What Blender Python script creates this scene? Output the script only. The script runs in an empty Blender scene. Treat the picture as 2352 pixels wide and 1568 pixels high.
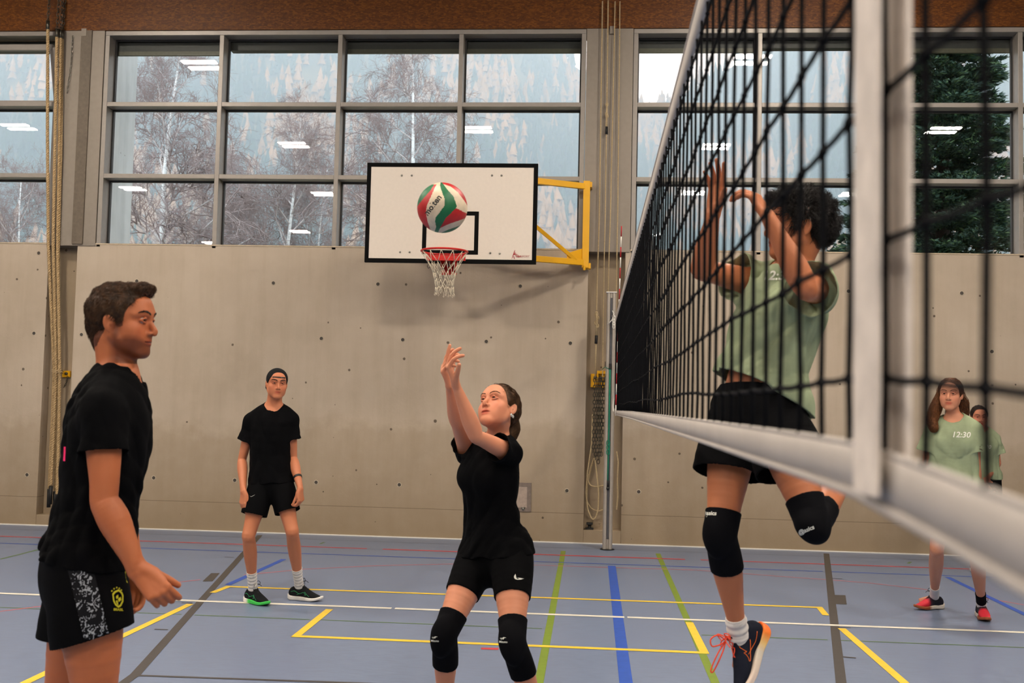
import bpy, bmesh, math, random
import numpy as np
from mathutils import Vector, Matrix

# ---------------------------------------------------------------- camera, world, exposure
import time as _t; _T0 = _t.time()
SC = bpy.context.scene
COL = SC.collection
FPX, YAW, PIT, ROL, CAMH = 2403.557, .0762386, .0579543, .0228398, 1.55
def _camrot():
    cy, sy = math.cos(YAW), math.sin(YAW)
    F = np.array([-sy*math.cos(PIT), cy*math.cos(PIT), math.sin(PIT)])
    r = np.array([cy, sy, 0.]); u = np.cross(r, F)
    c, s = math.cos(ROL), math.sin(ROL)
    return np.array([c*r+s*u, -s*r+c*u, F])
CR = _camrot()
CAM0 = np.array([0, 0, CAMH])
def _ray(px, py):
    return np.array([(px-1176)/FPX, -(py-784)/FPX, 1.]) @ CR
def PT(px, py, Y):
    """world point seen at photo pixel (px,py) lying at distance Y into the hall"""
    d = _ray(px, py); return d*Y/d[1]+CAM0
def FL(px, py, z=0.):
    d = _ray(px, py); return d*(z-CAMH)/d[2]+CAM0
cam_d = bpy.data.cameras.new('camera')
cam = bpy.data.objects.new('camera', cam_d); COL.objects.link(cam)
cam_d.sensor_width = 36.; cam_d.lens = FPX/2352*36.
cam_d.clip_start = .05; cam_d.clip_end = 4000
cam.location = (0, 0, CAMH)
cam.rotation_euler = Matrix([[CR[0][i], CR[1][i], -CR[2][i]] for i in range(3)]).to_euler()
cam_d.dof.use_dof = True; cam_d.dof.focus_distance = 7.0; cam_d.dof.aperture_fstop = 5.0
SC.camera = cam
world = bpy.data.worlds.new('overcast_sky'); SC.world = world
world.use_nodes = True
_bg = world.node_tree.nodes['Background']
_bg.inputs[0].default_value = (.80, .90, 1.0, 1); _bg.inputs[1].default_value = SKY = 3.45
SC.view_settings.view_transform = 'Standard'; SC.view_settings.look = 'None'
SC.view_settings.exposure = .08; SC.view_settings.gamma = 1.
SC.view_settings.use_curve_mapping = False
cy_ = SC.cycles
cy_.use_denoising = True; cy_.use_adaptive_sampling = True; cy_.adaptive_threshold = .09; cy_.adaptive_min_samples = 16
cy_.max_bounces = 6; cy_.diffuse_bounces = 2; cy_.glossy_bounces = 3; cy_.transparent_max_bounces = 16
cy_.volume_bounces = 0; cy_.sample_clamp_indirect = 6.; cy_.caustics_reflective = False; cy_.caustics_refractive = False
LAMP_STRENGTH = 350.
LAMP_COLOR = (1., .885, .75)
rnd = random.Random(7)

# ---------------------------------------------------------------- helpers
def srgb(r, g, b):
    f = lambda c: c/12.92 if c <= .04045 else ((c+.055)/1.055)**2.4
    return (f(r/255), f(g/255), f(b/255), 1)
MATS = {}
class NT:
    def __init__(s, name, rough=.6, metal=0., spec=.5):
        s.m = bpy.data.materials.new(name); s.m.use_nodes = True
        s.t = s.m.node_tree; s.b = s.t.nodes['Principled BSDF']
        s.b.inputs['Roughness'].default_value = rough; s.b.inputs['Metallic'].default_value = metal
        s.b.inputs['Specular IOR Level'].default_value = spec
        MATS[name] = s.m
    def n(s, typ, **kw):
        nd = s.t.nodes.new('ShaderNode'+typ)
        for k, v in kw.items():
            if k.startswith('i_'):
                key = k[2:].replace('_', ' ')
                nd.inputs[key if key in nd.inputs else int(k[2:])].default_value = v
            else: setattr(nd, k, v)
        return nd
    def l(s, a, b): s.t.links.new(a, b)
    def coord(s, kind='Object', scale=(1, 1, 1)):
        tc = s.n('TexCoord'); mp = s.n('Mapping'); mp.inputs['Scale'].default_value = scale
        s.l(tc.outputs[kind], mp.inputs[0]); return mp.outputs[0]
    def noise(s, vec, scale, detail=3., rough=.5, dist=0.):
        nd = s.n('TexNoise'); nd.inputs['Scale'].default_value = scale; nd.inputs['Detail'].default_value = detail
        nd.inputs['Roughness'].default_value = rough; nd.inputs['Distortion'].default_value = dist
        s.l(vec, nd.inputs['Vector']); return nd.outputs['Fac']
    def ramp(s, fac, stops):
        r = s.n('ValToRGB'); e = r.color_ramp.elements
        while len(e) < len(stops): e.new(.5)
        for k, (p, c) in enumerate(stops):
            e[k].position = p; e[k].color = c if len(c) == 4 else (*c, 1)
        s.l(fac, r.inputs[0]); return r.outputs[0]
    def mix(s, fac, a, b, mode='MIX'):
        m = s.n('MixRGB', blend_type=mode)
        for i, v in enumerate((fac, a, b)):
            if hasattr(v, 'node'): s.l(v, m.inputs[i])
            elif i == 0: m.inputs[0].default_value = v
            else: m.inputs[i].default_value = v if len(v) == 4 else (*v, 1)
        return m.outputs[0]
    def math(s, op, a, b=0., c=0., clamp=False):
        m = s.n('Math', operation=op, use_clamp=clamp)
        for i, v in enumerate((a, b, c)):
            if hasattr(v, 'node'): s.l(v, m.inputs[i])
            else: m.inputs[i].default_value = v
        return m.outputs[0]
    def color(s, c):
        if hasattr(c, 'node'): s.l(c, s.b.inputs['Base Color'])
        else: s.b.inputs['Base Color'].default_value = c if len(c) == 4 else (*c, 1)
        return s
    def bump(s, h, strength=.3, dist=.01):
        b = s.n('Bump'); b.inputs['Strength'].default_value = strength; b.inputs['Distance'].default_value = dist
        s.l(h, b.inputs['Height']); s.l(b.outputs[0], s.b.inputs['Normal']); return s
def plain(name, col, rough=.55, metal=0., nscale=30., var=.12, bump=.1, spec=.5):
    """simple painted/plastic/metal surface with slight tonal variation"""
    n = NT(name, rough, metal, spec); v = n.coord()
    f = n.noise(v, nscale, 3.)
    c = np.array(col[:3])
    n.color(n.ramp(f, [(.3, tuple(c*(1-var))), (.7, tuple(np.minimum(c*(1+var), 1.)))]))
    if bump: n.bump(f, bump, .003)
    return n.m

def link_mesh(name, verts, faces, mat=None, parent=None, smooth=False, mats=None, midx=None):
    me = bpy.data.meshes.new(name)
    if isinstance(faces, np.ndarray):
        nf, k = faces.shape
        me.vertices.add(len(verts)); me.vertices.foreach_set('co', np.asarray(verts, np.float32).ravel())
        me.loops.add(nf*k); me.loops.foreach_set('vertex_index', faces.astype(np.int32).ravel())
        me.polygons.add(nf); me.polygons.foreach_set('loop_start', np.arange(0, nf*k, k, dtype=np.int32))
        me.update(calc_edges=True); me.validate()
    else:
        me.from_pydata([tuple(map(float, v)) for v in verts], [], [tuple(map(int, f)) for f in faces]); me.update()
    if smooth:
        me.polygons.foreach_set('use_smooth', np.ones(len(me.polygons), bool))
    for m in (mats or ([mat] if mat else [])): me.materials.append(m)
    if midx is not None: me.polygons.foreach_set('material_index', np.asarray(midx, np.int32))
    o = bpy.data.objects.new(name, me); COL.objects.link(o)
    if parent is not None: o.parent = parent
    return o
def tag(o, label=None, cat=None, group=None, kind=None):
    if label: o['label'] = label
    if cat: o['category'] = cat
    if group: o['group'] = group
    if kind: o['kind'] = kind
    return o
def empty(name, loc=(0, 0, 0), label=None, cat=None, group=None, kind=None):
    """a thing's root at its base; children keep world coordinates via local offset"""
    o = bpy.data.objects.new(name, None); COL.objects.link(o); o.location = loc; o.empty_display_size = .1
    return tag(o, label, cat, group, kind)
class MB:
    """mesh builder in world coordinates"""
    def __init__(s): s.v = []; s.f = []
    def add(s, vs, fs):
        o = len(s.v); s.v += [tuple(v) for v in vs]; s.f += [tuple(i+o for i in f) for f in fs]; return s
    def box(s, x0, x1, y0, y1, z0, z1):
        v = [(x, y, z) for z in (z0, z1) for y in (y0, y1) for x in (x0, x1)]
        return s.add(v, [(0, 2, 3, 1), (4, 5, 7, 6), (0, 1, 5, 4), (2, 6, 7, 3), (0, 4, 6, 2), (1, 3, 7, 5)])
    def obox(s, p, q, w, h, up=(0, 0, 1)):
        """bar from p to q with section w x h"""
        p = np.array(p, float); q = np.array(q, float); a = q-p; a /= np.linalg.norm(a)
        r = np.cross(a, up); r /= np.linalg.norm(r); u = np.cross(r, a)
        vs = []
        for c in (p, q):
            for i, j in ((-1, -1), (1, -1), (1, 1), (-1, 1)): vs.append(c+r*i*w/2+u*j*h/2)
        return s.add(vs, [(0, 3, 2, 1), (4, 5, 6, 7), (0, 1, 5, 4), (1, 2, 6, 5), (2, 3, 7, 6), (3, 0, 4, 7)])
    def tube(s, pts, r, n=8, caps=True, closed=False):
        pts = [np.array(p, float) for p in pts]; m = len(pts)
        rs = r if hasattr(r, '__len__') else [r]*m
        up = np.array([0, 0, 1.]); base = len(s.v); prev = None
        for i in range(m):
            a = pts[(i+1) % m]-pts[i-1] if closed else pts[min(i+1, m-1)]-pts[max(i-1, 0)]
            L = np.linalg.norm(a); a = a/L if L > 0 else np.array([0, 0, 1.])
            if prev is None:
                ref = np.array([0, 0, 1.]) if abs(a[2]) < .9 else np.array([1., 0, 0])
            else: ref = prev
            u = ref-a*np.dot(ref, a); u /= (np.linalg.norm(u) or 1); prev = u; w = np.cross(a, u)
            for k in range(n):
                t = 2*math.pi*k/n; s.v.append(tuple(pts[i]+rs[i]*(math.cos(t)*u+math.sin(t)*w)))
        for i in range(m if closed else m-1):
            for k in range(n):
                a0 = base+i*n+k; a1 = base+i*n+(k+1) % n; j = (i+1) % m
                s.f.append((a0, a1, base+j*n+(k+1) % n, base+j*n+k))
        if caps and not closed:
            s.f.append(tuple(base+k for k in reversed(range(n)))); s.f.append(tuple(base+(m-1)*n+k for k in range(n)))
        return s
    def prism(s, poly, o, u, v, t):
        """extrude 2d polygon (u,v plane at o) by vector t"""
        o = np.array(o, float); u = np.array(u, float); v = np.array(v, float); t = np.array(t, float); n = len(poly)
        a = [o+u*x+v*y for x, y in poly]; vs = a+[p+t for p in a]
        fs = [tuple(reversed(range(n))), tuple(range(n, 2*n))]+[(i, (i+1) % n, (i+1) % n+n, i+n) for i in range(n)]
        return s.add(vs, fs)
    def ball(s, c, r, n=10, m=6, sx=(1, 1, 1)):
        vs = [(c[0], c[1], c[2]+r*sx[2])]
        for i in range(1, m):
            t = math.pi*i/m
            for k in range(n):
                p = 2*math.pi*k/n
                vs.append((c[0]+r*sx[0]*math.sin(t)*math.cos(p), c[1]+r*sx[1]*math.sin(t)*math.sin(p), c[2]+r*sx[2]*math.cos(t)))
        vs.append((c[0], c[1], c[2]-r*sx[2])); L = len(vs)-1
        fs = [(0, 1+k, 1+(k+1) % n) for k in range(n)]
        for i in range(m-2):
            for k in range(n):
                a = 1+i*n+k; b = 1+i*n+(k+1) % n; fs.append((a, a+n, b+n, b))
        fs += [(L, 1+(m-2)*n+(k+1) % n, 1+(m-2)*n+k) for k in range(n)]
        return s.add(vs, fs)
    def lathe(s, prof, c, n=24, axis='z'):
        """profile [(r,h)] revolved round axis through c"""
        base = len(s.v)
        for r, h in prof:
            for k in range(n):
                t = 2*math.pi*k/n; a, b = r*math.cos(t), r*math.sin(t)
                s.v.append({'z': (c[0]+a, c[1]+b, c[2]+h), 'y': (c[0]+a, c[1]+h, c[2]-b), 'x': (c[0]+h, c[1]+a, c[2]+b)}[axis])
        for i in range(len(prof)-1):
            for k in range(n):
                s.f.append((base+i*n+k, base+i*n+(k+1) % n, base+(i+1)*n+(k+1) % n, base+(i+1)*n+k))
        return s
    def build(s, name, mat, parent=None, smooth=False, bevel=0., **kw):
        if parent is not None and parent.type == 'EMPTY':
            L = np.array(abs_loc(parent)); v = [tuple(np.array(p)-L) for p in s.v]
        elif parent is not None:
            L = np.array(abs_loc(parent)); v = [tuple(np.array(p)-L) for p in s.v]
        else: v = s.v
        o = link_mesh(name, v, s.f, mat, parent, smooth, **kw)
        if bevel:
            b = o.modifiers.new('bevel', 'BEVEL'); b.width = bevel; b.segments = 2; b.limit_method = 'ANGLE'
        return o
def abs_loc(o):
    L = np.zeros(3)
    while o is not None: L += np.array(o.location); o = o.parent
    return L
def text_mesh(txt, size, name, mat, parent, o, u, v, bold=0., shear=0., ext=.0015, align='LEFT', off=None):
    """flat lettering placed at o with axes u (reading direction), v (up)"""
    cu = bpy.data.curves.new(name, 'FONT'); cu.body = txt; cu.size = size; cu.align_x = align; cu.shear = shear
    cu.offset = bold; cu.extrude = ext; cu.resolution_u = 3
    tmp = bpy.data.objects.new(name, cu); COL.objects.link(tmp)
    dg = bpy.context.evaluated_depsgraph_get(); me = bpy.data.meshes.new_from_object(tmp.evaluated_get(dg))
    bpy.data.objects.remove(tmp); me.materials.clear(); me.materials.append(mat)
    u = Vector(u).normalized(); v = Vector(v).normalized(); w = u.cross(v)
    M = Matrix(((u.x, v.x, w.x, o[0]), (u.y, v.y, w.y, o[1]), (u.z, v.z, w.z, o[2]), (0, 0, 0, 1)))
    me.transform(M)
    ob = bpy.data.objects.new(name, me); COL.objects.link(ob)
    if parent is not None:
        ob.parent = parent; me.transform(Matrix.Translation(-Vector(abs_loc(parent))))
    return ob
def sticks(P, Q, a, b_, k=3):
    """arrays of segments -> prism mesh"""
    d = Q-P; d /= np.linalg.norm(d, axis=1)[:, None]+1e-9
    u = np.cross(d, [.3, .8, .52]); u /= np.linalg.norm(u, axis=1)[:, None]; w = np.cross(d, u); n = len(P)
    V = np.zeros((n, 2*k, 3))
    for j in range(k):
        th = 2*math.pi*j/k; o = math.cos(th)*u+math.sin(th)*w
        V[:, j] = P+o*a[:, None]; V[:, k+j] = Q+o*b_[:, None]
    f = np.array([(j, (j+1) % k, k+(j+1) % k, k+j) for j in range(k)])
    return V.reshape(-1, 3), (np.arange(n)[:, None, None]*2*k+f[None]).reshape(-1, 4)
# ---------------------------------------------------------------- materials for the hall
D = 11.78                      # distance of the window wall
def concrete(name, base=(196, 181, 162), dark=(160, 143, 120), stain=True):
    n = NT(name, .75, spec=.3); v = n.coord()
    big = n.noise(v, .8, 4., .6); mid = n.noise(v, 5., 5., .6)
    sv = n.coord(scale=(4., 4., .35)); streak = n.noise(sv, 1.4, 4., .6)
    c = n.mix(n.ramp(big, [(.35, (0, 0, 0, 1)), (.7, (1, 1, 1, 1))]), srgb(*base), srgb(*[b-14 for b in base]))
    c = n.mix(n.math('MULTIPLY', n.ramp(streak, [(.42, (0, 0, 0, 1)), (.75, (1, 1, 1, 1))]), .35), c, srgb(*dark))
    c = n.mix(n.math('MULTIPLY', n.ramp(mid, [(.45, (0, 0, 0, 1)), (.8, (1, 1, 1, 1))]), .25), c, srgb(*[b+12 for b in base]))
    tc = n.n('TexCoord'); sep = n.n('SeparateXYZ'); n.l(tc.outputs['Object'], sep.inputs[0]); z = sep.outputs[2]
    if stain:   # damp brown staining of the lower lift with a wavy upper edge
        zz = n.math('ADD', z, n.math('MULTIPLY', n.math('SUBTRACT', big, .5), 1.1))
        zz = n.math('ADD', zz, n.math('MULTIPLY', n.math('SUBTRACT', mid, .5), .35))
        f = n.ramp(zz, [(.0, (1, 1, 1, 1)), (.45, (.62, .62, .62, 1)), (.98, (.5, .5, .5, 1)), (1., (.05, .05, .05, 1))])
        mr = n.math('DIVIDE', zz, 1.35); f = n.ramp(mr, [(0., (.9,)*3), (.45, (.6,)*3), (.86, (.4,)*3), (1., (.05,)*3)])
        c = n.mix(n.math('MULTIPLY', f, .85), c, srgb(142, 121, 92))
        # formwork joint
        j = n.math('ABSOLUTE', n.math('SUBTRACT', n.math('ADD', z, n.math('MULTIPLY', mid, .006)), .333))
        c = n.mix(n.math('MULTIPLY', n.math('LESS_THAN', j, .004), .55), c, srgb(95, 80, 62))
    vo = n.n('TexVoronoi'); vo.inputs['Scale'].default_value = 8.; vo.inputs['Randomness'].default_value = 1.; n.l(v, vo.inputs['Vector'])
    sc = n.n('SeparateColor'); n.l(vo.outputs['Color'], sc.inputs[0])
    thr = n.math('MULTIPLY', n.math('POWER', sc.outputs[0], 4.), .15)
    wob = n.math('ADD', vo.outputs['Distance'], n.math('MULTIPLY', n.math('SUBTRACT', n.noise(v, 60., 2.), .5), .05))
    pit = n.math('LESS_THAN', wob, thr)
    c = n.mix(n.math('MULTIPLY', pit, .8), c, srgb(70, 58, 46))
    n.color(c); h = n.math('SUBTRACT', n.noise(v, 40., 4.), n.math('MULTIPLY', pit, 1.5)); n.bump(h, .25, .004)
    return n.m
M_conc = concrete('fair_faced_concrete')
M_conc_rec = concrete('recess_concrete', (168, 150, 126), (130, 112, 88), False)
M_conc_out = concrete('outdoor_concrete', (196, 198, 196), (120, 122, 120), False)
def floor_mat():
    n = NT('blue_sports_linoleum', .33, spec=.35); v = n.coord(scale=(1., 3., 1.))
    a = n.noise(v, 9., 6., .65, .3); b = n.noise(n.coord(), 1.1, 3.)
    c = n.ramp(a, [(.3, srgb(102, 116, 142)), (.52, srgb(117, 132, 159)), (.75, srgb(131, 144, 168))])
    c = n.mix(n.ramp(b, [(.35, (.0, .0, .0, 1)), (.7, (.35, .35, .35, 1))]), c, srgb(116, 128, 156))
    # scuffs
    s1 = n.noise(n.coord(scale=(3., 12., 1.)), 7., 5., .7, 1.)
    c = n.mix(n.math('MULTIPLY', n.math('GREATER_THAN', s1, .735), .35), c, srgb(190, 196, 205))
    s2 = n.noise(n.coord(scale=(5., 14., 1.)), 5., 5., .7, .6)
    c = n.mix(n.math('MULTIPLY', n.math('LESS_THAN', s2, .27), .35), c, srgb(70, 78, 92))
    n.color(c); n.l(n.ramp(a, [(.3, (.28,)*3), (.8, (.42,)*3)]), n.b.inputs['Roughness'])
    n.bump(n.noise(n.coord(), 120., 2.), .04, .002); return n.m
M_floor = floor_mat()
def alu(name, c=(152, 145, 138), rough=.42): return plain(name, srgb(*c), rough, .25, 18., .04, .03)
M_frame = alu('warm_grey_window_frame')
M_panel = alu('warm_grey_cladding', (142, 132, 121), .5)
M_seal = plain('dark_window_seal', srgb(52, 52, 52), .6)
M_blind = plain('rolled_dark_blind', srgb(46, 50, 48), .5)
M_blindb = plain('blind_bottom_rail', srgb(84, 84, 68), .45)
M_white = plain('white_paint', srgb(232, 228, 220), .5, var=.03)
def osb():
    n = NT('brown_stained_particle_board', .5, spec=.3); v = n.coord(scale=(1., 1., 2.2))
    vo = n.n('TexVoronoi'); vo.inputs['Scale'].default_value = 34.; n.l(v, vo.inputs['Vector'])
    sp = n.n('SeparateColor'); n.l(vo.outputs['Color'], sp.inputs[0])
    a = n.noise(v, 60., 4., .7)
    c = n.ramp(n.math('ADD', n.math('MULTIPLY', sp.outputs[0], .5), n.math('MULTIPLY', a, .5)), [(.2, srgb(76, 38, 3)), (.55, srgb(102, 54, 6)), (.85, srgb(128, 74, 14))])
    n.color(c); n.bump(a, .2, .003); return n.m
M_osb = osb()
M_ceil = plain('ceiling_panels', srgb(112, 92, 72), .8)
M_backwall = plain('timber_panelling', srgb(120, 98, 76), .8)
def glass_mat():
    n = NT('window_glass'); t = n.t
    tr = n.n('BsdfTransparent'); tr.inputs[0].default_value = (.97, .985, .98, 1)
    gl = n.n('BsdfGlossy'); gl.inputs['Roughness'].default_value = .0; gl.inputs[0].default_value = (1, 1, 1, 1)
    fr = n.n('Fresnel'); fr.inputs[0].default_value = 1.5
    mx = n.n('MixShader'); n.l(n.math('MULTIPLY', fr.outputs[0], 1.0, clamp=True), mx.inputs[0]); n.l(tr.outputs[0], mx.inputs[1]); n.l(gl.outputs[0], mx.inputs[2])
    n.l(mx.outputs[0], t.nodes['Material Output'].inputs[0]); return n.m
M_glass = glass_mat()
def line_mat(name, c):
    n = NT(name, .4, spec=.3); v = n.coord()
    n.color(n.ramp(n.noise(v, 14., 5., .7), [(.25, tuple(np.array(srgb(*c)[:3])*.85)), (.6, srgb(*c))])); return n.m
M_rope = None
def rope_mat(name, c, sc=1.):
    n = NT(name, .85, spec=.2); v = n.coord()
    n.color(n.ramp(n.noise(v, 90., 4., .7), [(.3, tuple(np.array(srgb(*c)[:3])*.6)), (.7, srgb(*c))])); n.bump(n.noise(v, 300., 2.), .4, .002); return n.m
M_rope = rope_mat('natural_fibre_rope', (205, 175, 130))
M_rope2 = rope_mat('pale_cord', (214, 190, 148))
M_black = plain('black_rubber', srgb(20, 20, 20), .6)
M_steel = plain('galvanised_steel', srgb(150, 148, 140), .35, .9, 60., .2)
M_dsteel = plain('dull_chain_steel', srgb(96, 92, 82), .42, .85, 60., .3)
M_yellow = plain('yellow_powder_coat', srgb(238, 176, 6), .4, 0., 8., .04, .02)
M_green_strap = plain('green_cord', srgb(18, 128, 98), .7)
M_text_grey = plain('grey_print', srgb(120, 116, 110), .6)

# ---------------------------------------------------------------- shell of the hall
XL, XR, YB, HC = -15.5, 11.5, -13.5, 6.82
fl = MB().box(XL, XR, YB, D+.02, -.12, 0).build('floor', M_floor); tag(fl, kind='structure')
# court markings: thin paint on the floor
def quad_strip(pts_px, wid):
    """painted line along floor points, width wid (m); pts are photo pixels read on the floor"""
    return [FL(*p)[:2] for p in pts_px], wid
LZ = {'white': .0022, 'yellow': .0018, 'blue': .0014, 'green': .001, 'grey': .0016, 'red': .0012}
LC = {'white': (236, 230, 214), 'yellow': (246, 208, 62), 'blue': (42, 88, 186), 'green': (122, 146, 44), 'grey': (72, 68, 66), 'red': (206, 62, 74), 'thin_red': (214, 110, 118), 'thin_green': (92, 122, 74), 'thin_dark': (92, 98, 108)}
def paint(color, segs, zkey=None):
    b = MB(); z = LZ.get(zkey or color, .001)
    for si, (pts, w) in enumerate(segs):
        z = LZ.get(zkey or color, .001)+.00002*si
        P = [np.array(FL(*p)[:2]) if len(p) == 2 else np.array(p[:2]) for p in pts]
        for i in range(len(P)-1):
            z += .00012; p, q = P[i], P[i+1]; a = (q-p)/np.linalg.norm(q-p); n = np.array([-a[1], a[0]])*w/2
            e = a*w*.5*(0 if len(P) == 2 else 1)
            pp = p-(e if i > 0 else 0); qq = q+(e if i < len(P)-2 else 0)
            b.add([(*(pp-n), z), (*(qq-n), z), (*(qq+n), z), (*(pp+n), z)], [(0, 1, 2, 3)])
    o = b.build(color+'_court_line', MATS.get('paint_'+color) or line_mat('paint_'+color, LC[color]), fl); return o
A3 = lambda x, y: (x, y, 0)
def lerpx(p, q, x): t = (x-p[0])/(q[0]-p[0]); return (x, p[1]+t*(q[1]-p[1]))
W0, W1 = (0, 1363), (2352, 1452)
WY = FL(1000, lerpx(W0, W1, 1000)[1])[1]
wx = lambda px: FL(px, lerpx(W0, W1, px)[1])[0]
paint('white', [([A3(XL, WY), A3(wx(899), WY)], .055), ([A3(wx(907), WY), A3(wx(1434), WY)], .055), ([A3(wx(1441), WY), A3(XR, WY)], .055)])
paint('yellow', [([(488, 1361), (524, 1347), (1882, 1395), (1897, 1413)], .05), ([(757, 1399), (680, 1461), (1618, 1499), (1583, 1429)], .055),
                 ([(437, 1387), (295, 1454), (75, 1560), (-400, 1790)], .055), ([(1933, 1443), (2075, 1566), (2300, 1760)], .055)])
paint('green', [([(1294, 1265), (1238, 1568), (1180, 1880)], .05), ([(1511, 1271), (1643, 1568), (1770, 1860)], .05)])
paint('blue', [([(1405, 1299), (1438, 1568), (1475, 1870)], .075), ([(652, 1284), (523, 1343)], .055), ([(2176, 1325), (2352, 1410), (2700, 1575)], .055)])
paint('grey', [([(597, 1229), (311, 1549), (268, 1580), (100, 1690)], .058), ([(1898, 1271), (1932, 1568), (1965, 1850)], .06),
               ([(316, 1551), (800, 1568), (1500, 1592)], .03), ([(417, 1384), (442, 1385)], .02), ([(355, 1445), (386, 1446)], .02), ([(516, 1279), (537, 1280)], .02),
               ([(1912, 1328), (1934, 1329)], .02), ([(1925, 1440), (1954, 1442)], .02), ([(1933, 1508), (1966, 1511)], .025)])
gb = MB()
for q in ([(485, 1316), (505, 1316), (488, 1335), (465, 1335)], [(1917, 1366), (1942, 1367), (1945, 1388), (1920, 1387)]):
    gb.add([(*FL(*p)[:2], .0016) for p in q], [(0, 3, 2, 1)])
gb.build('grey_floor_square', MATS['paint_grey'], fl)
RY = FL(1000, 1265)[1]; rx = lambda px, y: FL(px, y)[0]
paint('red', [([A3(XL, RY), A3(rx(842, 1260), RY)], .045), ([A3(rx(877, 1262), RY), A3(rx(1575, 1287), RY)], .055), ([A3(rx(1611, 1288), RY), A3(XR, RY)], .045), ([(1105, 1489), (1145, 1490)], .05)])
BY = FL(1000, 1281.5)[1]
paint('blue', [([A3(XL, BY), A3(rx(1891, 1313), BY)], .03), ([A3(rx(1912, 1314), BY), A3(XR, BY)], .03)])
arc = [(-200, 1415), (0, 1404), (110, 1390), (280, 1361), (400, 1338), (460, 1331), (560, 1320), (700, 1307), (860, 1299), (1040, 1295), (1250, 1298), (1400, 1303), (1600, 1309), (1800, 1324), (1900, 1331), (2000, 1339), (2130, 1354), (2250, 1371), (2352, 1389), (2500, 1415)]
cr = [np.array(FL(*p)[:2]) for p in arc]
dash = []
for i in range(len(cr)-1):
    if i in (5, 16): continue
    dash.append(([A3(*cr[i]), A3(*cr[i+1])], .02))
paint('thin_red', dash)
GY = FL(700, 1422)[1]; gxp = lambda px, y: FL(px, y)[0]
paint('thin_green', [([A3(XL, GY), A3(gxp(415, 1412), GY)], .018), ([A3(gxp(445, 1413), GY), A3(gxp(712, 1422), GY)], .02), ([A3(gxp(738, 1423), GY), A3(gxp(1245, 1444), GY)], .02),
                     ([A3(gxp(1612, 1459), GY), A3(gxp(1902, 1470), GY)], .02), ([A3(gxp(1929, 1471), GY), A3(XR, GY)], .02), ([(0, 1284), (88, 1262)], .03), ([(735, 1249), (745, 1245)], .03), ([(2086, 1294), (2092, 1290)], .03)])
TY = FL(700, 1238)[1]
paint('thin_dark', [([A3(XL, TY), A3(XR, TY)], .012)])

# rear wall: concrete panels with two rope recesses
ZC = 3.285
wall = MB()
RL0, RL1, RR0, RR1 = -6.385, -6.04, -.055, .36
for x0, x1 in ((XL, RL0), (RL1, RR0), (RR1, XR)): wall.box(x0, x1, D, D+.32, -.1, ZC)
for x0, x1, zb in ((RL0, RL1, .125), (RR0, RR1, .15)):
    wall.box(x0, x1, D+.16, D+.32, -.1, ZC-.004); wall.box(x0, x1, D+.004, D+.16, -.1, zb)
wall = wall.build('wall_rear', M_conc, bevel=.004); tag(wall, kind='structure')
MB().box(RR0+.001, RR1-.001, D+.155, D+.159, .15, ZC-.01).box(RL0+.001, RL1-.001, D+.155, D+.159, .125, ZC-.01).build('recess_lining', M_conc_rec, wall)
b = MB().box(XL, XR, D-.012, D-.001, .0, .012).build('baseboard_rear', M_white); tag(b, kind='structure')
b = MB().box(XL, XR, D-.006, D+.05, ZC, ZC+.012).build('trim_1', plain('pale_sill_mortar', srgb(206, 188, 160), .7)); tag(b, kind='structure')
M_hole = plain('hole_shadow_grey', srgb(74, 68, 62), .8); M_rim = plain('pale_mortar_rim', srgb(196, 182, 160), .8)
for hx, hz in [(-5.304, 2.86), (-3.677, 2.86), (-2.455, 2.866), (-.82, 2.865), (2.824, 2.862), (4.041, 2.858), (-6.518, 2.228), (-5.942, 2.224), (-3.093, 2.23), (-2.149, 2.232),
               (-1.192, 2.23), (-.241, 2.228), (3.417, 2.22), (4.359, 2.222), (-6.518, .58), (-5.001, .588), (-4.046, .587), (-3.098, .59), (-2.141, .59), (-.247, .578), (.55, .589), (-6.508, 3.174)]:
    h = MB().lathe([(.026, .0), (.027, -.0022), (.0215, -.0035), (.019, -.0005)], (hx, D, hz), 18, 'y').build('tie_hole', M_rim, wall, True)
    MB().lathe([(.0, -.0012), (.0195, -.0012)], (hx, D, hz), 18, 'y').build('hole_shade_disc', M_hole, h)  # flat disc, no real depth: shade inside the hole put into its colour
# other walls, ceiling, timber beam
for nm, bx in (('wall_left', (XL-.3, XL, YB, D, -.1, HC)), ('wall_right', (XR, XR+.3, YB, D, -.1, HC)), ('wall_front', (XL, XR, YB-.3, YB, -.1, HC))):
    tag(MB().box(*bx).build(nm, M_backwall), kind='structure')
tag(MB().box(XL-.3, XR+.3, YB-.3, D+.6, HC, HC+.2).build('ceiling', M_ceil), kind='structure')
ZB = 5.835
tag(MB().box(XL, XR, D-.02, D+.4, ZB, HC).build('trim_2', M_osb), kind='structure')
b = MB()
for x, y in ((-6.07, D-.02), (.17, D-.02)): b.box(x-.03, x+.03, y-.012, y, ZB-.07, ZB+.02)
b.build('bracket_plate', M_panel, wall)

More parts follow.
